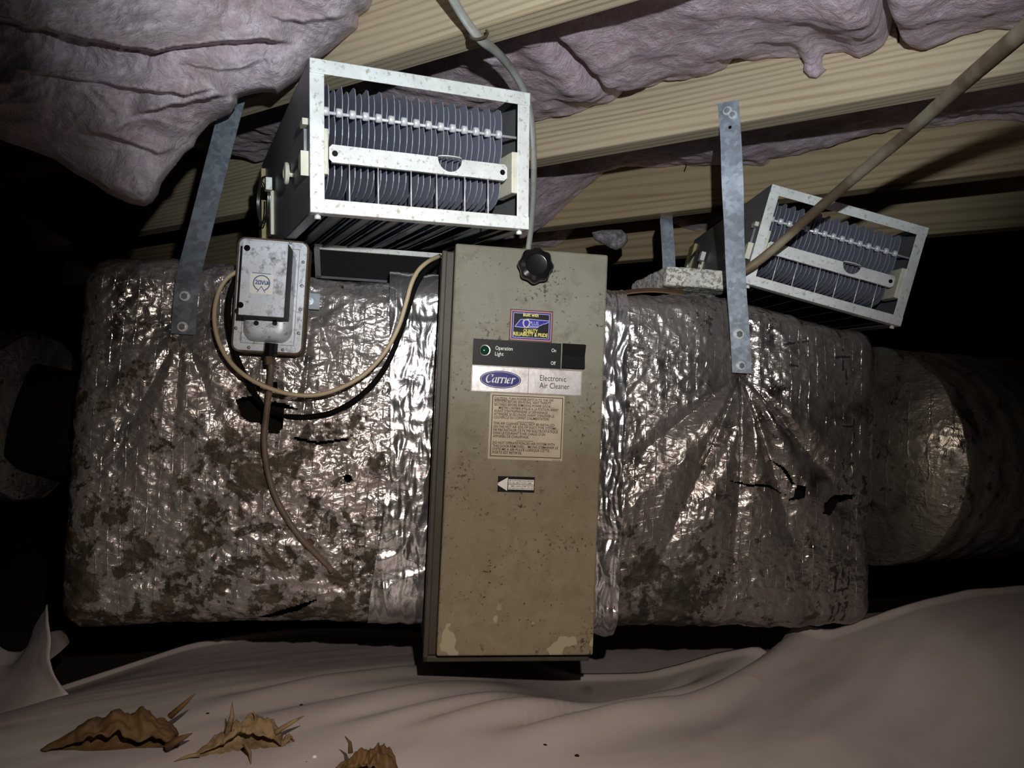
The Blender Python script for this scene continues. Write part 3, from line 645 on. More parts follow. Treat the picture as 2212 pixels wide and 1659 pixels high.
def roundduct(name, label, path, rad, mat, n=90, seg=130, amp=1.0, dirt=.15, group=None):
    path = spline(path, seg); t = np.gradient(path, axis=0); t /= np.linalg.norm(t, axis=1)[:, None]; up = np.array([0, 0, 1.])
    ss = np.concatenate([[0], np.cumsum(np.linalg.norm(np.diff(path, axis=0), axis=1))]); A = np.zeros((seg, n + 1, 3))
    for i in range(seg):
        w = np.cross(t[i], up); w /= np.linalg.norm(w); u = np.cross(w, t[i])
        for k in range(n + 1):
            a = 2 * math.pi * k / n; A[i, k] = path[i] + rad * (math.cos(a) * u + math.sin(a) * w)
    nn = A - path[:, None]; nn /= rad
    rr = .004 * ridged(A * np.array([14, 14, 26]), 2) + .006 * fbm(A * 7, 3) + .002 * ridged(A * 50, 2) + .0012 * np.sin(ss * 2 * math.pi / .05 + 3 * fbm(A * 3, 2)[:, 0])[:, None]
    A = A + nn * (rr * amp)[..., None]; A[:, -1] = A[:, 0]
    mb = MB().grid(A)
    for e, rev in ((0, 1), (seg - 1, 0)):
        b = len(mb.v); mb.add([path[e]], []); idx = [e * (n + 1) + k for k in range(n)]
        mb.f += [(idx[k], idx[(k + 1) % n], b) for k in range(n)]
    root = thing(name, label, 'duct', Matrix.Translation(Vector(path[0]) - Vector((0, 0, rad))), group)
    o = obj('foil_sleeve', mb, mat, root, merge=True, smooth=True); fattr(o, 'dirt', np.zeros(len(o.data.vertices)) + dirt); fattr(o, 'ink', np.zeros(len(o.data.vertices)))
    return root, path, t
c0 = D(1870, 985, .26); c0w = DO + DU * c0[0] + DV * c0[1] + np.array([0, 0, c0[2]])
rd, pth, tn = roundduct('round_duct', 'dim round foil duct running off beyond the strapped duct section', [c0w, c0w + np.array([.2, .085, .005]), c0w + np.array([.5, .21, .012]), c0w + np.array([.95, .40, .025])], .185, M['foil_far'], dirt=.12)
l0 = P(62, 900, 1.16); 
ld, pth, tn = roundduct('round_duct', 'dim round foil duct end left of the control box duct', [l0, l0 + np.array([-.1, .0, -.01]), l0 + np.array([-.3, .02, -.03]), l0 + np.array([-.6, .08, -.04])], .125, M['foil'], dirt=.12, seg=90)
A = []                                          # crumpled foil collar around its end
for i, s_ in enumerate(np.linspace(-.012, .05, 18)):
    row = []
    for k in range(97):
        a = 2 * math.pi * (k % 96) / 96; rr = .131 + .006 * perlin(np.array([math.cos(a) * 3, math.sin(a) * 3, s_ * 40])) + .005 * abs(perlin(np.array([math.cos(a) * 9, math.sin(a) * 9, s_ * 30 + 3])))
        row.append(l0 + np.array([-s_, rr * math.cos(a), rr * math.sin(a)]))
    A.append(row)
o = obj('foil_collar', MB().grid(np.array(A)), M['tape'], ld, smooth=True); fattr(o, 'dirt', np.zeros(len(o.data.vertices))); fattr(o, 'ink', np.zeros(len(o.data.vertices)))
lcw = DO + DU * (LX0 - .008) + DV * (FO + .25) + np.array([0, 0, .30])
obj('duct_neck', MB().cyl(l0 + np.array([-.01, .0, 0]), lcw, .085, 40), M['liner'], ld, smooth=True)

# ------------------------------------------------------------------ the electronic air cleaner
DW, DH, DB = .205, .53, .3152 - .265
ac = thing('air_cleaner', 'tall beige metal air cleaner cabinet with black knob between the foil ducts', 'air cleaner', dmat(0, .0, DB))
mb = MB()
mb.box((-DW / 2 - .014, .028, DB - .012), (DW / 2 + .004, .56, DB + DH - .005))
obj('cabinet', mb, M['cab'], ac, frame=DM, bevel=.002)
mb = MB().box((-DW / 2 - .016, .020, DB - .014), (-DW / 2 - .009, .032, DB + DH - .006)).box((-DW / 2 - .016, .020, DB - .014), (DW / 2, .032, DB - .006))
obj('cabinet_lip', mb, M['cab'], ac, frame=DM, bevel=.0015)
door = obj('door', MB().box((-DW / 2, 0, DB), (DW / 2, .027, DB + DH)), M['door'], ac, frame=DM, bevel=.0025)

def rect(px, off):                              # axis aligned rectangle on the door from four photo corners
    q = [D(x, y, off) for x, y in px]; return (sum(q[i][0] for i in (0, 3)) / 2, sum(q[i][0] for i in (1, 2)) / 2, sum(q[i][2] for i in (2, 3)) / 2, sum(q[i][2] for i in (0, 1)) / 2)
def plate(name, r, y0, th, mat, label=None, bevel=0.0): return obj(name, MB().box((r[0], y0 - th, r[2]), (r[1], y0, r[3])), mat, door, frame=DM, label=label, bevel=bevel)
def text(name, s, u0, z0, h, y, mat, parent, width=None, align='LEFT', shear=0.0, frame=DM, flip=False, bold=0.0):
    cu = bpy.data.curves.new('t', 'FONT'); cu.body = s; cu.size = 1; cu.shear = shear; cu.resolution_u = 3; cu.offset = bold
    to = bpy.data.objects.new('t', cu); C.objects.link(to); bpy.context.view_layer.update()
    me = bpy.data.meshes.new_from_object(to.evaluated_get(bpy.context.evaluated_depsgraph_get()))
    v = np.zeros(len(me.vertices) * 3); me.vertices.foreach_get('co', v); v = v.reshape(-1, 3)[:, :2]
    fs = [tuple(p.vertices) for p in me.polygons]; bpy.data.objects.remove(to); bpy.data.curves.remove(cu); bpy.data.meshes.remove(me)
    hh = h / .70; x0 = v[:, 0].min(); x1 = v[:, 0].max(); sx = hh if width is None else width / (x1 - x0); w = (x1 - x0) * sx
    X = (v[:, 0] - x0) * sx - {'LEFT': 0, 'CENTER': w / 2, 'RIGHT': w}[align]; Zz = v[:, 1] * hh
    if flip: X = -X; Zz = h - Zz
    mb = MB().add(np.stack([u0 + X, np.full(len(X), y), z0 + Zz], -1), fs)
    o = obj(name, mb, mat, parent, frame=frame, smooth=True); return o
def strokes(mb, segs, w, y):
    for (a, b, c, d) in segs:
        t = np.array([c - a, d - b]); L = np.linalg.norm(t) + 1e-9; n = np.array([-t[1], t[0]]) / L * w / 2; t = t / L * w * .3
        mb.add([(a - t[0] + n[0], y, b - t[1] + n[1]), (c + t[0] + n[0], y, d + t[1] + n[1]), (c + t[0] - n[0], y, d + t[1] - n[1]), (a - t[0] - n[0], y, b - t[1] - n[1])], [(0, 1, 2, 3)])
    return mb
def border(r, inset, w): a, b, c, d = r[0] + inset, r[1] - inset, r[2] + inset, r[3] - inset; return [(a, c, b, c), (b, c, b, d), (b, d, a, d), (a, d, a, c)]

# knob
kc = D(1157, 574, -.02); lobes = lambda a, r: 1 + (.055 * math.cos(8 * a + .4) if r > .016 else 0)
mb = MB().lathe([(.012, 0), (.013, .012), (.0205, .013), (.0222, .017), (.0222, .025), (.0200, .029), (.0150, .0305), (.0140, .0295), (.0125, .0292), (.001, .0292)], (kc[0], 0, kc[2]), '-y', 64, lobes)
smooth_angle(obj('knob', mb, M['black'], door, frame=DM, label='black eight-lobed plastic knob'), 40)
# tennessee sticker
r = rect([(1102.8, 667), (1194.8, 673.7), (1191.4, 740.3), (1099.4, 735)], 0); y = -.0006
plate('quality_sticker', r, 0, .0005, M['blackprint'], 'black sticker with blue state outline and yellow lettering')
mb = MB(); strokes(mb, border(r, .0022, 0), .0009, y); obj('sticker_border', mb, M['pink'], door, frame=DM)
mb = MB(); strokes(mb, border(r, .0046, 0), .0007, y); obj('sticker_border', mb, M['lilac'], door, frame=DM)
mb = MB(); strokes(mb, border(r, .0035, 0), .0008, y); obj('sticker_border', mb, M['bluebright'], door, frame=DM)
mb = MB(); strokes(mb, border(r, .0012, 0), .0005, y); obj('sticker_border', mb, M['pink'], door, frame=DM)
def rel(a, b): return (r[0] + a * (r[1] - r[0]), r[3] - b * (r[3] - r[2]))
tn = [(.12, .55), (.16, .47), (.20, .40), (.24, .32), (.28, .31), (.39, .31), (.40, .29), (.92, .31), (.925, .345), (.88, .37), (.83, .41), (.78, .42), (.74, .46), (.69, .48), (.66, .53), (.62, .56), (.35, .56), (.33, .57)]
tn = [rel(*p) for p in tn]
obj('state_outline', MB().add([(a, y - .0001, b) for a, b in tn], [tuple(range(len(tn)))]), M['bluebright'], door, frame=DM)
mb = MB(); strokes(mb, [(*tn[i], *tn[(i + 1) % len(tn)]) for i in range(len(tn))], .0008, y - .0002); obj('state_border', mb, M['lilac'], door, frame=DM)
ec = rel(.385, .435); mb = MB(); eg = [(ec[0] + .0042 * math.cos(t) * (1 + .15 * math.sin(t)), ec[1] + .0052 * math.sin(t)) for t in np.linspace(0, 2 * math.pi, 19)]
strokes(mb, [(*eg[i], *eg[i + 1]) for i in range(18)], .0017, y - .0003); obj('emblem', mb, M['silver'], door, frame=DM)
cx = (r[0] + r[1]) / 2; Wd = r[1] - r[0]
text('lettering', 'PLUS', *rel(.46, .475), .0050, y - .0003, M['lilac'], door, width=Wd * .21, bold=.01)
mb = MB(); strokes(mb, [(*rel(.44, .515), *rel(.66, .515))], .0009, y - .0003); obj('emblem_underline', mb, M['lilac'], door, frame=DM)
text('lettering', 'Built with', cx - .001, rel(0, .205)[1], .0046, y, M['yellow'], door, width=Wd * .36, align='CENTER', bold=.02)
text('lettering', 'QUALITY', cx - .0005, rel(0, .72)[1], .0047, y, M['yellow'], door, width=Wd * .33, align='CENTER', bold=.02)
text('lettering', 'RELIABILITY & PRIDE', cx - .0003, rel(0, .835)[1], .0047, y, M['yellow'], door, width=Wd * .80, align='CENTER', bold=.02)
# control strip
r = rect([(1023.2, 729.4), (1213.4, 744), (1209.4, 798.3), (1019.8, 785.4)], 0)
plate('control_strip', r, 0, .0008, M['blackprint'], 'glossy black control strip')
hh = r[3] - r[2]; y = -.0010
lc_ = D(1046.8, 757, 0); mb = MB().lathe([(.0078, 0), (.0078, .002), (.0070, .0028), (.0060, .0026), (.0060, .001)], (lc_[0], -.0008, lc_[2]), '-y', 32)
smooth_angle(obj('indicator_bezel', mb, M['chrome'], door, frame=DM, label='chrome ring'))
mb = MB().lathe([(.0060, 0), (.0060, .0022), (.0045, .0034), (.002, .0039), (.0003, .004)], (lc_[0], -.0008, lc_[2]), '-y', 28)
smooth_angle(obj('indicator_light', mb, M['green'], door, frame=DM, label='dark green round lens'), 50)
q = D(1070, 755.5, 0); text('lettering', 'Operation', q[0], q[2], .0050, y, M['white'], door, width=.0225)
q = D(1069, 768, 0); text('lettering', 'Light', q[0], q[2], .0050, y, M['white'], door, width=.0112)
q = D(1191, 760.5, 0); text('lettering', 'On', q[0], q[2], .0047, y, M['white'], door, width=.0060)
q = D(1189.5, 788, 0); text('lettering', 'Off', q[0], q[2], .0047, y, M['white'], door, width=.0063)
r = rect([(1215, 741), (1263, 744.5), (1261, 798), (1213, 797)], 0)
obj('rocker_switch', MB().prism([(0, r[2]), (-.006, r[2] + .0015), (-.0035, (r[2] + r[3]) / 2), (-.008, r[3] - .0015), (0, r[3])], r[0], r[1], 'x'), M['switch'], door, frame=DM, label='black rocker power switch')
# name plate
r = rect([(1021, 786), (1257.7, 803.7), (1255, 857.5), (1017, 842.4)], 0)
plate('name_plate', r, 0, .0007, M['silver'], 'silver name plate with blue oval'); y = -.0009
mb = MB(); strokes(mb, border(r, .0006, 0), .0004, y); dv = D(1141, 822, 0)[0]; strokes(mb, [(dv, r[2], dv, r[3])], .0005, y); obj('plate_rule', mb, M['ink'], door, frame=DM)
oc = D(1081, 820, 0); el = lambda a, b, n=40: [(oc[0] + a * math.cos(t), oc[2] + b * math.sin(t)) for t in np.linspace(0, 2 * math.pi, n + 1)[:-1]]
e = el(.0272, .0115); obj('oval_logo', MB().add([(a, y, b) for a, b in e], [tuple(range(40))]), M['blue'], door, frame=DM)
e = el(.0256, .0101); mb = MB(); strokes(mb, [(*e[i], *e[(i + 1) % 40]) for i in range(40)], .0004, y - .0001); obj('oval_border', mb, M['white'], door, frame=DM)
def pen(mb, pts, sc, ox, oz, y, nib):           # broad-nib pen stroke for the slanted serif script
    p = spline(pts, 6 * len(pts)) if len(pts) > 2 else np.array(pts, float)
    p = np.stack([ox + sc * (p[:, 0] + .22 * p[:, 1]), oz + sc * p[:, 1]], -1); n = np.array([math.cos(.6), math.sin(.6)]) * nib / 2
    for a, b in zip(p[:-1], p[1:]):
        w = .00022; t = (b - a); L = np.linalg.norm(t) + 1e-9; k = np.array([-t[1], t[0]]) / L * w
        mb.add([(a[0] - n[0] - k[0], y, a[1] - n[1] - k[1]), (a[0] + n[0] + k[0], y, a[1] + n[1] + k[1]), (b[0] + n[0] + k[0], y, b[1] + n[1] + k[1]), (b[0] - n[0] - k[0], y, b[1] - n[1] - k[1])], [(0, 1, 2, 3)])
glyph = {'C': (1.15, [[(.98, 1.12), (.9, 1.35), (.55, 1.42), (.15, 1.15), (.05, .6), (.25, .1), (.6, 0), (.95, .22)], [(.98, 1.4), (.97, 1.02)]]),
         'a': (.85, [[(.62, .78), (.4, .9), (.12, .7), (.05, .3), (.2, .02), (.42, .2), (.6, .6)], [(.66, .92), (.58, .2), (.66, .02), (.8, .1)]]),
         'r': (.66, [[(.02, .82), (.16, .9), (.16, 0)], [(.02, .0), (.3, .0)], [(.16, .55), (.32, .85), (.5, .9), (.58, .78)]]),
         'i': (.42, [[(.02, .82), (.18, .9), (.17, .12), (.24, .0), (.36, .06)], [(.18, 1.2), (.19, 1.27)]]),
         'e': (.78, [[(.08, .42), (.38, .5), (.6, .68), (.48, .9), (.25, .82), (.06, .45), (.16, .06), (.4, 0), (.66, .22)]])}
mb = MB(); ox = 0; tot = sum(glyph[c][0] for c in 'Carrier'); sc = .0395 / (tot + .2)
for c in 'Carrier':
    for s_ in glyph[c][1]: pen(mb, s_, sc, oc[0] - .0196 + ox * sc, oc[2] - .0041, y - .0001, .0013)
    ox += glyph[c][0]
obj('lettering', mb, M['white'], door, frame=DM)
q = D(1166, 822, 0); text('lettering', 'Electronic', q[0], q[2], .0073, y, M['ink'], door, width=.0352)
q = D(1165, 838, 0); text('lettering', 'Air Cleaner', q[0], q[2], .0073, y, M['ink'], door, width=.0403)
# caution label
r = rect([(1061, 847), (1220, 857.5), (1213.4, 997.6), (1051.6, 989.6)], 0)
plate('caution_label', r, 0, .0004, M['paper'], 'tan bilingual caution label'); y = -.0006
r2 = rect([(1065.4, 852), (1217.4, 861), (1210, 991.5), (1057, 984)], 0); mb = MB(); strokes(mb, border(r2, .0004, 0), .0009, y)
lines = ['CAUTION- TURN POWER SWITCH TO THE OFF', 'POSITION BEFORE SERVICING, WAIT TWENTY', 'SECONDS BEFORE REMOVNG POWER DOOR....', '   MEETRE L\'INTERRUPTEUR A LA POSTION ARRET', 'AVANT D\'ENTREPRENDRE LE DEPANNAGE.', 'ATTENDRE 20 SECONDES AVANT D\'ENLEVER LE',
         'COUVERCLE DU COFFRET D\'ALIMENTATION.', None, 'THIS AIR CLEANER SHALL NOT BE INSTALLED', 'ON THE HOT AIR SIDE OF DUCT-TYPE SYSTEMS...', 'NE PAS INSTALER CE FILTRE ELECTROSTATIQUE', 'DANS LE COURANT D\'AIR CHAUD D\'UN', 'APPAREIL DE CHAUFFAGE.', None,
         'DO NOT OPERATE FORCED AIR SYSTEM WITH', 'THIS DOOR REMOVED.... ME PAS D\'EMARRER LE', 'SYSTE ME A AIR PULS\'E LORSQUE CETTE', 'PORTE EST RETIR\'EE.']
rows = [0, .86, 1.8, 2.75, 3.68, 4.62, 5.55, 6.55, 7.3, 8.25, 9.2, 10.15, 11.1, 12.1, 13.0, 13.95, 14.9, 15.85]
wds = [.87, .84, .865, .95, .80, .89, .82, 0, .90, .955, .955, .765, .53, 0, .915, .965, .84, .435]
pit = (r2[3] - r2[2] - .006) / 16.6
for s_, rw, wf in zip(lines, rows, wds):
    zz = r2[3] - .0058 - rw * pit
    if s_ is None: cxx = (r2[0] + r2[1]) / 2 - .002; strokes(mb, [(cxx - .011, zz + .001, cxx + .011, zz + .001)], .0006, y)
    else: ind = .006 if s_[0] == ' ' else 0; text('lettering', s_.strip(), r2[0] + .0028 + ind, zz, .0033, y, M['ink'], door, width=(r2[1] - r2[0] - .004) * wf - ind, bold=.012)
strokes(mb, [(r2[0] + .0028, r2[3] - .0063, r2[0] + .0212, r2[3] - .0063)], .0004, y); obj('label_border', mb, M['ink'], door, frame=DM)
text('lettering', '1-64141-E', r2[1] - .0118, r2[2] - .0031, .0016, y, M['ink'], door, width=.0112)
# arrow label
r = rect([(1075.5, 1028.6), (1155, 1030.5), (1154.3, 1064.4), (1074.7, 1062.3)], 0); plate('arrow_label', r, 0, .0004, M['blackprint'], 'black air flow arrow label')
def ra(a, b): return (r[0] + a * (r[1] - r[0]), r[3] - b * (r[3] - r[2]))
tri = [ra(.005, .43), ra(.27, .06), ra(.26, .92), ra(.005, .57)]; obj('arrow', MB().add([(a, y, b) for a, b in tri], [(0, 1, 2, 3)]), M['white'], door, frame=DM)
for (b0, b1) in ((.18, .49), (.52, .83)):
    p = [ra(.285, b0), ra(.98, b0), ra(.98, b1), ra(.285, b1)]; obj('text_field', MB().add([(a, y, b) for a, b in p], [(0, 1, 2, 3)]), M['white'], door, frame=DM)
ww = (r[1] - r[0]) * .67
for fl_, b, s_, k in ((0, .31, 'AIR FLOW DIRECTION ARROW', 1), (0, .45, 'ON CELL MUST POINT SAME', .92), (1, .80, 'AIR FLOW DIRECTION ARROW', 1), (1, .66, 'ON CELL MUST POINT SAME', .92)):
    q = ra(.295 if not fl_ else .97, b); text('lettering', s_, q[0], q[1], .0019, y - .0001, M['ink'], door, width=ww * k, flip=bool(fl_), bold=.01)

# ------------------------------------------------------------------ the two collector cells lifted out of the cleaner
CW, CH, CD = .127, .16, .5
C1 = Matrix(((.9128, -.407, -.0347, -.1039), (.4027, .9108, -.091, .8224), (.0686, .0691, .9953, .5725), (0, 0, 0, 1)))
C2 = Matrix(((.9738, .0024, .2274, .4794), (.0117, .9981, -.0604, 1.1509), (-.2271, .0615, .9719, .553), (0, 0, 0, 1)))
def make_cell(label, Mx):
    t = thing('collector_cell', label, 'air cleaner cell', Mx, 'electronic cells lying on the ducts')
    fr = Mx
    def pt(name, mb, mat, **k): return obj(name, mb, M[mat], t, frame=fr, **k)
    w = .0152
    pt('top_rail', MB().box((-CW, -.001, CH - w), (CW, .001, CH)).box((-CW, -.001, CH - .0015), (CW, .016, CH)), 'frame', bevel=.0008)
    pt('bottom_rail', MB().box((-CW, -.001, 0), (CW, .001, w)).box((-CW, -.001, 0), (CW, .016, .0015)), 'frame', bevel=.0008)
    for sx in (-1, 1):
        a, b = sorted((sx * CW, sx * (CW - w))); pt('stile', MB().box((a, .0005, w - .001), (b, .0022, CH - w + .001)), 'frame', bevel=.0006)
        xo = sx * CW; xi = sx * (CW - .0016)
        hole = [(.026 + .011 * math.cos(q), .118 + .024 * math.sin(q)) for q in np.linspace(math.pi, -math.pi, 21)]
        outl = [(.002, .118), (.002, CH), (CD, CH), (CD, 0), (.002, 0), (.002, .118)] + hole if sx > 0 else [(.002, 0), (.002, CH), (CD, CH), (CD, 0)]
        s = pt('side_plate', MB().prism(outl, min(xo, xi), max(xo, xi), 'x'), 'side')
        a, b = sorted((sx * CW, sx * (CW - .013))); obj('flange', MB().box((a, .016, 0), (b, CD, .0014)), M['side'], s, frame=fr)
        obj('flange', MB().box((a, .016, CH - .0014), (b, CD, CH)), M['side'], s, frame=fr)
    pt('end_rail', MB().box((-CW, CD - .002, 0), (CW, CD, .02)).box((-CW, CD - .002, CH - .02), (CW, CD, CH)), 'side')
    # plates: rounded nose, waist behind the bar, long straight body
    prof = [(.050, .146), (.030, .1455), (.0225, .142), (.0185, .135), (.0175, .126), (.0175, .096), (.0185, .089), (.0215, .083), (.0265, .077), (.030, .070), (.0275, .064), (.023, .059), (.0215, .053),
            (.0225, .046), (.027, .039), (.036, .033), (.050, .029), (.085, .026), (CD - .015, .024), (CD - .015, .146)]
    prof2 = [(.050, .142), (.032, .141), (.0255, .138), (.022, .132), (.021, .124), (.0235, .119), (.026, .1125), (.0235, .106), (.0205, .1), (.0205, .094), (.0215, .088), (.0245, .082), (.0295, .076), (.033, .070), (.0305, .064), (.026, .059), (.0245, .053),
             (.0255, .046), (.030, .040), (.039, .034), (.053, .030), (.088, .027), (CD - .015, .025), (CD - .015, .142)]
    nb = 29; x0, x1 = -.104, .0985; me0 = [None, None]
    for i in range(nb):
        x = x0 + (x1 - x0) * i / (nb - 1); k = i % 2
        if me0[k] is None:
            o = obj('plate', MB().prism([prof, prof2][k], -.00045, .00045, 'x'), M['blade'], t, frame=fr); me0[k] = o
        else: o = me0[k].copy(); C.objects.link(o)
        o.location = (x, 0, 0)
    st_ = (x1 - x0) / (nb - 1); sp0 = None
    pt('tie_rod', MB().cyl((-CW + .002, .0225, .1125), (CW - .002, .0225, .1125), .0018, 12), 'bright', smooth=True)
    for i in range(0, nb, 2):
        x = x0 + st_ * (i - .5)
        if sp0 is None: sp0 = obj('spacer', MB().lathe([(.0042, -.0031), (.0048, -.0022), (.0048, .0022), (.0042, .0031)], (0, .0185, .1125), '-x', 16), M['bright'], t, frame=fr, smooth=True); o = sp0
        else: o = sp0.copy(); C.objects.link(o)
        o.location = (x, 0, 0)
    # cross bar with finger hole, tab, end holes
    zb0, zb1 = .0565, .0745; hx = .030; hw = .0145; top = []; n = 14
    arc = [(hx + hw * math.cos(a) * -1, zb1 - .0150 * math.sin(a)) for a in np.linspace(0, math.pi, n)]
    poly = [(-.103, zb0), (.098, zb0), (.101, zb0 + .003), (.101, zb1 - .003), (.098, zb1)] + arc[::-1] + [(-.103, zb1), (-.106, zb1 - .003), (-.106, zb0 + .003)]
    bar = pt('cross_bar', MB().prism(poly, .006, .0075, 'y'), 'frame')
    obj('bar_lip', MB().box((-.103, .0062, zb1 - .0004), (hx - hw, .013, zb1 + .0004)).box((hx + hw, .0062, zb1 - .0004), (.098, .013, zb1 + .0004)).box((-.103, .0062, zb0 - .0004), (.098, .012, zb0 + .0004)), M['frame'], bar, frame=fr)
    tab = [(hx + hw * math.cos(a), .0072 - .007 * math.sin(a)) for a in np.linspace(0, math.pi, 14)]
    obj('finger_tab', MB().prism(tab, zb1 + .0008, zb1 + .0018, 'z'), M['frame'], bar, frame=fr)
    for hxx in (-.100, .095): obj('bolt_hole', MB().lathe([(.0032, 0), (.0032, .0003)], (hxx, .0059, (zb0 + zb1) / 2), '-y', 16), M['blackprint'], bar, frame=fr)
    for sx, xa in ((-1, -.1125), (1, .1105)):
        o = pt('insulator_block', MB().box((xa - .0052, .002, .042), (xa + .0052, .05, .090)), 'cream', bevel=.0012)
    for a, b in ((-.085, -.0535), (-.0165, .0135), (.047, .076)):
        z1, z0 = .0565, .0135; mb = MB().tube([(a, .0030, z0), (a, .0042, z1 - .001), (b, .0042, z1 - .001), (b, .0030, z0)], .0009, 6)
        for xx in (a, b): mb.tube([(xx + .0022 * math.cos(q), .0045, z0 - .001 + .0022 * math.sin(q)) for q in np.linspace(-2.4, 2.4, 10)], .0006, 6)
        wr = pt('wire_clip', mb, 'bright', smooth=True)
        for xx in (a, b): obj('wire_knot', MB().lathe([(.0005, -.002), (.0018, -.001), (.0018, .001), (.0005, .002)], (xx, .0045, z0 - .0018), '-y', 10), M['frame'], wr, frame=fr, smooth=True)
    io = None                                    # flat ionizer strips on the underside
    for i in range(7):
        x = -.100 + i * .0335
        if io is None: io = obj('ionizer_strip', MB().prism([(0, .002), (.001, .0014), (.013, .0040), (.0225, .0095), (.0218, .0105), (.0125, .0052)], .018, CD - .004, 'y'), M['strip'], t, frame=fr); o = io
        else: o = io.copy(); C.objects.link(o)
        o.location = (x, 0, 0)
    # fittings on the left side plate
    X = -CW
    pt('latch_tab', MB().box((X - .0035, .02, .068), (X, .165, .092)), 'side', bevel=.0006)
    pt('latch_end', MB().box((X - .006, .012, .094), (X, .03, .101)), 'cream', bevel=.0005)
    mb = MB().lathe([(.004, 0), (.004, .004), (.0125, .005), (.0135, .007), (.0125, .0095), (.006, .0105), (.0055, .009), (.0005, .009)], (X, .135, .068), '-x', 28)
    smooth_angle(pt('round_insulator', mb, 'cream'), 40)
    pt('wedge_insulator', MB().prism([(.01, .040), (.028, .052), (.024, .064), (.01, .066)], X - .008, X, 'x'), 'cream')
    pt('end_block', MB().box((X - .007, CD - .052, .016), (X, CD - .006, .142)), 'ochre', bevel=.001)
    pt('lever', MB().box((X - .005, .335, .022), (X, .360, .086)), 'cream', bevel=.001)
    rc = np.array([X - .010, .372, .078]); ring = lambda r, dx: [rc + np.array([dx + .004 * math.cos(a), -.042 * math.cos(a) * r, .034 * math.sin(a) * r]) for a in np.linspace(.35, 2 * math.pi + .1, 40)]
    rg = pt('key_ring', MB().tube(ring(1, 0), .0011, 8).tube(ring(.96, -.0026), .0011, 8), 'wire', smooth=True)
    obj('ring_sleeve', MB().box((X - .013, .318, .083), (X - .004, .336, .101)), M['frame'], rg, frame=fr, bevel=.001)
    for sx in (-1, 1): pt('rail_screw', MB().lathe([(.0035, -.003), (.0035, 0), (.002, .0015), (.0003, .002)], (sx * .118, .008, -.002), 'z', 12), 'frame', smooth=True)
    return t
def dup(t, Mx, label):
    r_ = t.copy(); C.objects.link(r_); r_.matrix_world = Mx; r_['label'] = label
    for ch in list(t.children):
        c = ch.copy(); C.objects.link(c); c.parent = r_
        for g in list(ch.children):
            d = g.copy(); C.objects.link(d); d.parent = c
    return r_
cell1 = make_cell('brightly lit electronic collector cell on top of the beige cleaner', C1)
bpy.context.view_layer.update()
cell2 = dup(cell1, C2, 'shadowed tilted collector cell lying behind the pipe on the strapped duct')

# ------------------------------------------------------------------ grey control box on the left duct
bo = .045
q = [D(x, y, bo) for x, y in ((517, 513), (661, 527), (654, 763), (504, 756))]
cen = sum(q) / 4; ex = (q[1] + q[2] - q[0] - q[3]); ex /= np.linalg.norm(ex); ez = np.cross(ex, [0, 1, 0]); bw = np.linalg.norm(q[1] + q[2] - q[0] - q[3]) / 4; bh = np.linalg.norm(q[0] + q[1] - q[2] - q[3]) / 4
ezv = np.array([-ex[2], 0, ex[0]])
BM = DM @ Matrix(((ex[0], 0, ezv[0], cen[0]), (0, 1, 0, bo), (ex[2], 0, ezv[2], cen[2]), (0, 0, 0, 1)))
def bx(x, y, off=0.0):                          # photo pixel -> box face coordinates
    p = D(x, y, bo + off) - cen; return (p[0] * ex[0] + p[2] * ex[2], p[0] * ezv[0] + p[2] * ezv[2])
cb = thing('control_box', 'mottled grey metal control box with round blue logo', 'control box', BM @ Matrix.Translation((0, .02, -bh)))
def rrect(x0, x1, z0, z1, r, n=6):
    out = []
    for cx_, cz_, a0 in ((x1 - r, z1 - r, 0), (x0 + r, z1 - r, 90), (x0 + r, z0 + r, 180), (x1 - r, z0 + r, 270)):
        for k in range(n + 1): a = math.radians(a0 + 90 * k / n); out.append((cx_ + r * math.cos(a), cz_ + r * math.sin(a)))
    return out
obj('back_plate', MB().prism(rrect(-bw - .0022, bw + .0022, -bh - .0022, bh + .0022, .010), .0, .032), M['rust'], cb, frame=BM)
obj('flange', MB().prism(rrect(-bw, bw, -bh, bh, .008), -.0015, .002), M['box'], cb, frame=BM, bevel=.0006)
mb = MB(); sec = [(0, -.001), (.001, -.005), (.003, -.0105), (.006, -.0145), (.010, -.0165), (.015, -.0172)]; L = 28
rings_ = [rrect(-bw + .0115 + s_, bw - .0125 - s_, -bh + .0115 + s_, bh - .012 - s_, max(.003, .016 - s_ * .6)) for s_, y_ in sec]
vs = [(p[0], y_, p[1]) for rg, (s_, y_) in zip(rings_, sec) for p in rg]; fs = [(i*L+k, i*L+(k+1) % L, (i+1)*L+(k+1) % L, (i+1)*L+k) for i in range(len(sec) - 1) for k in range(L)] + [tuple(range((len(sec)-1)*L, len(sec)*L))]
smooth_angle(obj('domed_pan', MB().add(vs, fs), M['box'], cb, frame=BM), 50)
mb = MB(); strokes(mb, border((-bw, bw, -bh, bh), .0095, 0), .0005, -.0017); obj('pan_groove', mb, M['boxdark'], cb, frame=BM)
cq = [bx(527, 517, -.056), bx(625, 527, -.056), bx(611, 690, -.056), bx(513, 676, -.056)]
x0 = (cq[0][0] + cq[3][0]) / 2; x1 = (cq[1][0] + cq[2][0]) / 2; z0 = (cq[2][1] + cq[3][1]) / 2; z1 = (cq[0][1] + cq[1][1]) / 2
cv = obj('cover', MB().box((x0, -.0560, z0), (x1, -.012, z1)), M['boxdark'], cb, frame=BM, bevel=.001)
obj('cover_face', MB().box((x0, -.0570, z0), (x1, -.0555, z1)), M['box'], cv, frame=BM, bevel=.0007)
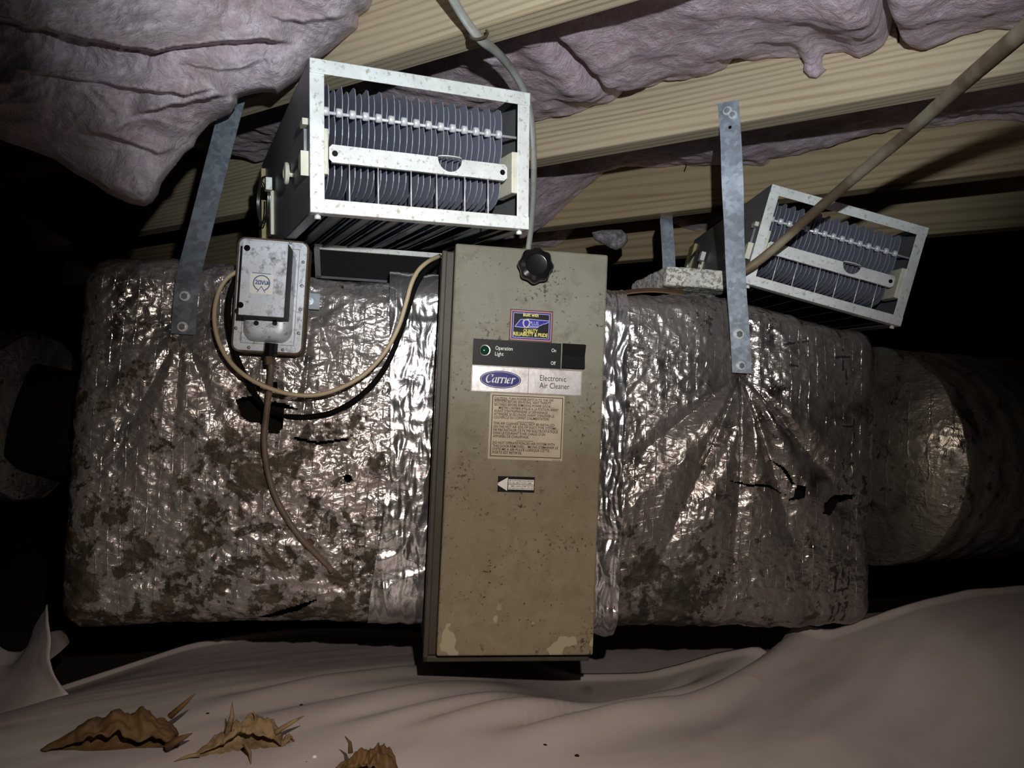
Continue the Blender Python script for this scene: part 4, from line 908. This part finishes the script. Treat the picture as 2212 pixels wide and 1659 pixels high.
for xx, zz in ((x0 + .0055, z1 - .010), (x0 + .0020, z0 + .012)): obj('cover_screw', MB().lathe([(.0038, 0), (.0036, .001), (.0012, .0012), (.0008, .0004)], (xx, -.0570, zz), '-y', 16), M['blackmatte'], cv, frame=BM)
s0 = bx(542, 588, -.056); s1 = bx(589, 637, -.056)
obj('logo_sticker', MB().prism(rrect(s0[0], s1[0], s1[1], s0[1], .0025), -.0575, -.0569), M['white'], cv, frame=BM, label='white square sticker with blue ring logo')
sc_ = (s1[0] - s0[0]) / 2; sx_, sz_ = (s0[0] + s1[0]) / 2, (s0[1] + s1[1]) / 2 + .0003; yb = -.0577; mb = MB()
arc = [(sx_ + .70 * sc_ * math.cos(a), sz_ + .68 * sc_ * math.sin(a)) for a in np.linspace(-1.15, math.pi + 1.15, 30)]
strokes(mb, [(*arc[i], *arc[i + 1]) for i in range(29)], .10 * sc_, yb)
tr = [(sx_ - .34 * sc_, sz_ - .82 * sc_), (sx_, sz_ - .30 * sc_), (sx_ + .34 * sc_, sz_ - .82 * sc_)]
strokes(mb, [(*tr[0], *tr[1]), (*tr[1], *tr[2])], .07 * sc_, yb); strokes(mb, [(sx_ - .85 * sc_, sz_ + .88 * sc_, sx_ + .75 * sc_, sz_ + .86 * sc_)], .08 * sc_, yb)
LT = [[(-.55, .18), (-.42, .24), (-.36, .1), (-.52, -.08), (-.34, -.1)], [(-.26, -.1), (-.26, .2), (-.08, .2), (-.08, -.1), (-.26, -.1)], [(0, .2), (.1, -.1), (.2, .24)], [(.28, .2), (.3, -.1), (.46, -.08), (.46, .2)], [(.52, -.1), (.56, .16), (.62, -.08)]]
for l in LT: strokes(mb, [(sx_ + l[i][0] * sc_, sz_ + l[i][1] * sc_, sx_ + l[i+1][0] * sc_, sz_ + l[i+1][1] * sc_) for i in range(len(l) - 1)], .09 * sc_, yb)
obj('ring_logo', mb, plain('blue_logo_print', (.10, .16, .34), .5), cv, frame=BM)
for x, y in ((628, 525), (655, 567), (652, 618), (649, 669), (645, 720), (510, 709), (538, 751), (611, 756)):
    p = bx(x, y); smooth_angle(obj('rivet', MB().lathe([(.0022, 0), (.0022, .0006), (.0015, .0014), (.0003, .0016)], (p[0], -.0014, p[1]), '-y', 14), M['galvdark'], cb, frame=BM))
for x, y in ((555, 699), (595, 699)):
    p = bx(x, y, -.012); obj('knockout', MB().lathe([(.0032, 0), (.0032, .0004)], (p[0], -.0171, p[1]), '-y', 16), M['blackprint'], cb, frame=BM)
g0 = bx(586, 742, -.005); g1 = bx(583, 770, -.005); g2 = bx(584, 788, -.005)
obj('cable_gland', MB().cyl((g0[0], -.006, g0[1]), (g1[0], -.006, g1[1]), .0088, 8), M['black'], cb, frame=BM)
obj('gland_nut', MB().cyl((g1[0], -.006, g1[1]), (g2[0], -.006, g2[1]), .0068, 6), M['rust'], cb, frame=BM)

# ------------------------------------------------------------------ cords, tube, cable, pipe
def dpath(pts, n=90): return spline([D(*p) for p in pts], n)
def cord(name, pts, r, mat, label, cat, n=90, frame=DM, **k):
    return tag(obj(name, MB().tube(pts, r, 10, **k), M[mat], frame=frame, smooth=True), label, cat)
cord('power_cord', dpath([(530, 580, .07), (512, 587, .066), (490, 602, .062), (472, 632, .058), (463, 680, .05), (470, 730, .045), (492, 775, .042), (530, 812, .04), (585, 840, .04), (640, 853, .042), (690, 852, .045), (740, 836, .048), (790, 806, .05),
      (832, 760, .05), (860, 708, .048), (877, 655, .048), (888, 615, .048), (903, 585, .056), (925, 565, .07), (950, 553, .10)]), .0030, 'cord', 'tan power cord looping from control box to the cleaner', 'cord')
cord('power_cord', dpath([(525, 590, .075), (508, 605, .070), (496, 640, .064), (493, 690, .058), (503, 745, .056), (521, 795, .058), (541, 834, .066), (560, 866, .085), (580, 886, .105), (600, 896, .105), (625, 900, .082), (670, 900, .074), (720, 890, .072), (770, 862, .07),
      (812, 822, .07), (842, 775, .07), (866, 715, .068), (882, 665, .068), (896, 622, .07), (914, 590, .078), (935, 572, .09), (952, 562, .11)]), .0037, 'blackmatte', 'black power cord threading a tear in the foil behind the tan cord', 'cord')
cord('drain_tube', dpath([(585, 778, .038), (586, 800, .04), (581, 850, .05), (575, 900, .055), (571, 950, .058), (576, 1005, .062), (592, 1065, .066), (620, 1120, .07), (655, 1168, .074), (695, 1208, .08), (718, 1234, .084)]), .0040, 'tubing', 'brown vinyl tube curving down from the control box', 'tube')
pts = [(760, -400, .70), (850, -230, .745), (900, -140, .775), (940, -70, .80), (968, -20, .815), (1000, 35, .832), (1035, 82, .845), (1068, 108, .885), (1098, 140, .93), (1124, 180, .96), (1140, 220, .98), (1148, 265, .99), (1152, 320, 1.0), (1153, 380, 1.02), (1151, 440, 1.05), (1146, 500, 1.08), (1138, 560, 1.10)]
cord('electric_cable', spline([P(*p) for p in pts], 90), .0070, 'cable', 'flat grey electric cable stapled to the near joist and dropping behind the cell', 'cable', frame=ID, flat=.6, ref=JE)
sp = np.array([P(1018, 84, .842), P(1014, 74, .842), P(1022, 84, .838), P(1036, 84, .836), P(1050, 78, .838), P(1053, 72, .845), P(1051, 66, .85)])
tag(obj('cable_staple', MB().tube(spline(sp, 24), .0016, 8), M['rust'], smooth=True), 'rusty bent staple holding the grey cable', 'staple')
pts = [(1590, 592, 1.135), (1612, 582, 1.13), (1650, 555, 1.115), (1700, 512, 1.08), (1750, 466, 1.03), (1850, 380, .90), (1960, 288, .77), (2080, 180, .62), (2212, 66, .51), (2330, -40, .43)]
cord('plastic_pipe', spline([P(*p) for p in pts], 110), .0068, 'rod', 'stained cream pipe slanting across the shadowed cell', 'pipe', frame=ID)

# ------------------------------------------------------------------ hanger straps
def screw(par, c, n, r, mat='galv'):
    c = np.asarray(c, float); n = np.asarray(n, float) / np.linalg.norm(n); o = obj('screw', MB().cyl(c, c + n * .0016, r * 1.5, 20), M['bright'], par, frame=ID); obj('screw_head', MB().cyl(c + n * .0016, c + n * .0055, r * .9, 6), M[mat], o, frame=ID)
def dw(x, y, off): q = D(x, y, off); return DO + DU * q[0] + DV * q[1] + np.array([0, 0, q[2]])
def strap(label, pts, wd, width, mat, holes=(), scr=()):
    p = chord(pts, 60); t = thing('hanger_strap', label, 'metal strap', Matrix.Translation(Vector(p[-1])), 'galvanized hanger straps')
    smooth_angle(obj('strap_band', MB().ribbon(p, width, wd, .0012), M[mat], t), 40)
    for c, n, r, mt in scr: screw(t, c, n, r, mt)
    for c, n, r in holes:
        c = np.asarray(c); n = np.asarray(n) / np.linalg.norm(n); obj('nail_hole', MB().cyl(c, c + n * .0004, r, 12), M['blackprint'], t)
    return t
jw = lambda x, y, k, off=0.0: (lambda q: JE * q[0] + JN * (JC + JS * (k - 1) + q[1]) + np.array([0, 0, JZ + q[2]]))(J(x, y, k, off))
lp = [P(530, 120, 1.045), P(512, 190, 1.04), P(492, 262, 1.035), P(462, 380, 1.025), P(432, 500, 1.01), P(411, 580, 1.0), dw(404, 618, FO - .022), dw(400, 660, FO - .016), dw(396, 722, FO - .014)]
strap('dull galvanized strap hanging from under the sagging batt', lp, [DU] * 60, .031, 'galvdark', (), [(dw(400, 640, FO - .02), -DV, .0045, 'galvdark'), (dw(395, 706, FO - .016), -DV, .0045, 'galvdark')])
top = [jw(1573, 220, 2, -.0012), jw(1576, 262, 2, -.0012), jw(1579, 300, 2, -.0022)]
wds = [JE * (1 - sst(8, 30, i)) + DU * sst(8, 30, i) for i in range(60)]
bot = [dw(1588, 560, FO - .03), dw(1592, 640, FO - .02), dw(1597, 700, FO - .012), dw(1603, 806, FO - .010)]
strap('long galvanized strap screwed to the second joist and the dusty duct', [*top, .72 * top[-1] + .28 * bot[0], .35 * top[-1] + .65 * bot[0], *bot], wds, .031, 'galv', [(jw(1577, 275, 2, -.0024), -JN, .0025)],
      [(jw(1572, 240, 2, -.002), -JN, .0045, 'galv'), (jw(1584, 249, 2, -.002), -JN, .0042, 'galv'), (dw(1595, 722, FO - .0125), -DV, .0052, 'galvdark'), (dw(1600, 790, FO - .0115), -DV, .0045, 'galvdark')])
sb = [jw(1441, 462, 3, .0415), P(1439, 474, 1.47), P(1441, 500, 1.46), P(1444, 545, 1.44), P(1446, 600, 1.42), P(1447, 640, 1.42)]
strap('short bright galvanized strap hanging above the white board', sb, [DU] * 60, .026, 'galv')
p0 = dw(681, 652, FO - .008); t = thing('duct_clip', 'small square clip with bolt beside the control box', 'clip', DM @ Matrix.Translation((D(681, 652, FO)[0], FO - .008, D(681, 652, FO)[2] - .01)))
u_, _, z_ = D(674, 652, FO - .006); obj('clip_plate', MB().box((u_ - .012, FO - .012, z_ - .011), (u_ + .011, FO - .010, z_ + .011)), M['galvdark'], t, frame=DM)
obj('clip_bolt', MB().lathe([(.005, 0), (.005, .001), (.0034, .0012), (.0034, .004), (.001, .0045)], (u_ - .002, FO - .012, z_), '-y', 14), M['galv'], t, frame=DM)

# ------------------------------------------------------------------ mesh screen, white board, kraft paper on top of the ducts
pf = thing('filter_screen', 'black mesh pre-filter in a grey metal frame under the lit cell', 'filter', dmat(D(810, 540, .13)[0], .13, .548))
a0, a1 = D(679, 528, .13), D(960, 556, .13); zt = a0[2] + .001
tilt = .045
def sl(u, v, w=0.0): return (u, .13 + v * tilt + w, zt - v * (zt - .552))
def quad(name, u0, u1, v0, v1, mat, th=.006, w=0.0):
    f4 = [sl(u0, v0, w), sl(u1, v0, w), sl(u1, v1, w), sl(u0, v1, w)]; b4 = [(p[0], p[1] + th, p[2]) for p in f4]
    obj(name, MB().add(f4 + b4, [(0, 1, 2, 3), (7, 6, 5, 4), (0, 4, 5, 1), (1, 5, 6, 2), (2, 6, 7, 3), (3, 7, 4, 0)]), M[mat], pf, frame=DM)
quad('frame_rail', a0[0], a1[0], 0, .14, 'frame'); quad('frame_rail', a0[0], a1[0], .93, 1, 'side'); quad('frame_stile', a0[0] - .001, a0[0] + .007, .1, 1, 'side')
mb = MB(); nu, nv = 62, 17; du = (a1[0] - a0[0] - .006) / nu
for j in range(nv):
    for i in range(nu):
        u = a0[0] + .007 + (i + (j % 2) * .5) * du; v = .15 + j * .047
        for (ua, va, ub, vb) in ((u, v, u + du / 2, v + .023), (u, v + .001, u - du / 2, v + .024)):
            pa, pb = np.array(sl(ua, va, .002)), np.array(sl(ub, vb, .0025)); k = np.array([0, 0, .0006])
            mb.add([pa - k, pb - k, pb + k, pa + k], [(0, 1, 2, 3)])
o = obj('wire_mesh', mb, M['mesh'], pf, frame=DM); o['kind'] = 'stuff'
quad('backing', a0[0] + .004, a1[0], .12, .98, 'liner', .003, .004)

f0, f1, f2 = P(1440, 574, 1.22), P(1600, 586, 1.20), P(1383, 606, 1.34)
ez_ = np.array([0, 0, 1.0]); exb = f1 - f0; exb /= np.linalg.norm(exb); eyb = f2 - f0; eyb -= exb * (eyb @ exb) * 0; eyb[2] = 0; eyb /= np.linalg.norm(eyb)
hb = .031; Lb, Db = .112, .17; rs = np.random.RandomState(4)
nx, ny, nz = 40, 40, 8; mb = MB()
for ax, low, p, nn in roundbox(0, Lb, 0, Db, -hb, 0, .003, nx, ny, nz):
    p = p + nn * (.0016 * fbm(p * 160, 2) + .002 * fbm(p * 40, 2))[..., None]; mb.grid((f0 + p[..., :1] * exb + p[..., 1:2] * eyb + p[..., 2:3] * ez_))
tag(obj('insulation_board', mb, M['foam'], merge=True, smooth=True), 'crumbly speckled white board offcut lying between strap and cell', 'board')
A = patch([[(1322, 652, 1.19), (1345, 640, 1.19), (1370, 634, 1.19), (1420, 632, 1.20), (1480, 640, 1.20)], [(1318, 640, 1.25), (1345, 630, 1.25), (1380, 625, 1.26), (1420, 624, 1.27), (1480, 628, 1.27)], [(1316, 668, 1.32), (1345, 660, 1.32), (1380, 655, 1.33), (1420, 652, 1.34), (1480, 655, 1.34)]], 20, 12)
o = obj('kraft_paper', MB().grid(A), M['kraft'], smooth=True); md = o.modifiers.new('thick', 'SOLIDIFY'); md.thickness = .001
tag(o, 'brown kraft paper flap lying on the strapped duct beside the cleaner', 'paper')

# ------------------------------------------------------------------ dead leaves and droppings on the plastic
def sheet_at(x, y):                              # height of the plastic under a point
    i = np.argmin((Xs - x) ** 2 + (Ys - y) ** 2); return Zs.ravel()[i]
def ground(px, py):
    z = FZ
    for _ in range(8): g_ = gp(px, py, z); z = sheet_at(g_[0], g_[1])
    return np.array([g_[0], g_[1], z])
def leaf(px, py, L, Rr, rot, seed, mat, label, turn=4.6, spikes=()):
    g_ = ground(px, py); n, mm = 60, 46; U_ = np.linspace(0, 1, n)[:, None]; V_ = np.linspace(-1, 1, mm)[None]
    w = np.sin(math.pi * np.clip(U_ * .93 + .03, 0, 1)) ** .55 * (.45 + .75 * U_)      # narrow tip, broad open end
    p = np.stack([U_ * 3.5 + 0 * V_ + seed, V_ * 1.6 + 0 * U_, 0 * U_ + 0 * V_ + seed], -1); Oo = 0 * U_ + 0 * V_
    edge = 1 - .22 * np.abs(perlin(np.stack([U_ * 9 + seed + Oo, Oo + 3 + np.sign(V_) * 2, Oo], -1))) * np.abs(V_) * 2
    ph = V_ * turn / 2 * edge + .6 * perlin(p * 1.3) + 2.0; r = Rr * w * (.85 + .22 * ridged(p * 1.1, 2) + .5 * fbm(p * 1.5, 4))
    r = r * (1 - .25 * V_ * (U_ > -1))
    x = (U_ - .5) * L + .10 * L * perlin(p * .9 + 4) * np.abs(V_) + Oo; y_ = r * np.sin(ph); z = r * (1 - np.cos(ph)) * .85
    A = np.stack([x, y_, z - z.min()], -1); mb = MB().grid(A)
    for (u0, y0, z0, dx, dy, dz, rad) in spikes:
        b0 = np.array([(u0 - .5) * L, y0 * Rr, z0 * Rr]); d_ = np.array([dx, dy, dz]) * Rr; mb.tube([b0, b0 + d_ * .5 + np.array([.1, 0, .08]) * Rr, b0 + d_], [rad * Rr, rad * .7 * Rr, .02 * Rr], 6)
    c_, s_ = math.cos(rot), math.sin(rot); v = np.array(mb.v) @ np.array([[c_, s_, 0], [-s_, c_, 0], [0, 0, 1]]) + g_ + np.array([0, 0, .0008]); mb.v = [tuple(q) for q in v]
    o = obj('dead_leaf', mb, M[mat], smooth=True); md = o.modifiers.new('thick', 'SOLIDIFY'); md.thickness = .0007
    return tag(o, label, 'leaf', 'dead leaves on the plastic')
leaf(236, 1630, .125, .026, .12, 1.3, 'leaf', 'long curled orange-brown dead leaf on the plastic', 4.4, [(.93, .2, 1.3, .9, 0, .9, .12), (.97, -.6, .5, .9, 0, .5, .16)])
leaf(515, 1632, .085, .021, .35, 4.1, 'leafpale', 'spiky pale dead leaf with upturned points on the plastic', 3.6, [(.36, 0, 1.0, .15, 0, 1.5, .16), (.9, -.3, 1.0, 1.3, -.1, .7, .14), (.55, -.9, .9, .35, -.5, -.9, .11), (.08, -.2, .3, -1.1, 0, -.2, .12), (.66, 0, 1.2, -.1, 0, .8, .1)])
leaf(782, 1690, .062, .021, -.1, 7.9, 'leaf', 'dark rolled dead leaf, smallest of the three whole leaves', 4.6, [(.3, 0, 1.2, -.3, 0, .7, .12)])
leaf(622, 1613, .014, .007, .9, 2.2, 'leafpale', 'tiny pale leaf crumb beside the spiky leaf', 4.0)
pel = None
for i, (x, y, r_) in enumerate(((448, 1546, .0030), (651, 1526, .0026), (599, 1593, .0024), (812, 1648, .0040), (826, 1650, .0042), (971, 1546, .0026), (1177, 1614, .0030), (1246, 1637, .0032), (1135, 1588, .0018), (1147, 1640, .0018), (573, 1513, .0016), (498, 1494, .0016), (662, 1650, .0020), (393, 1645, .0022), (540, 1549, .0015))):
    g_ = ground(x, y)
    if pel is None:
        mb = MB().lathe([(.0002, 0), (.6, .12), (.95, .5), (1.0, .8), (.8, 1.2), (.45, 1.5), (.001, 1.6)], (0, 0, 0), 'z', 10, lambda a, r: 1 + .15 * math.cos(2 * a)); pel = obj('dropping', mb, M['pellet'], smooth=True); o = pel
    else: o = pel.copy(); C.objects.link(o)
    o.matrix_world = Matrix.Translation(g_) @ Matrix.Rotation(i * 1.3, 4, 'Z') @ Matrix.Diagonal((r_ * .75, r_ * 1.1, r_ * .7, 1))
    tag(o, 'small dark dropping on the plastic sheet', 'dropping', 'droppings scattered on the plastic')
g_ = ground(679, 1640); mb = MB().lathe([(.0005, 0), (.0024, .001), (.0026, .0025), (.0012, .004)], g_, 'z', 10)
tag(obj('foam_bead', mb, M['white'], smooth=True), 'single white bead on the plastic near the rolled leaf', 'bead')
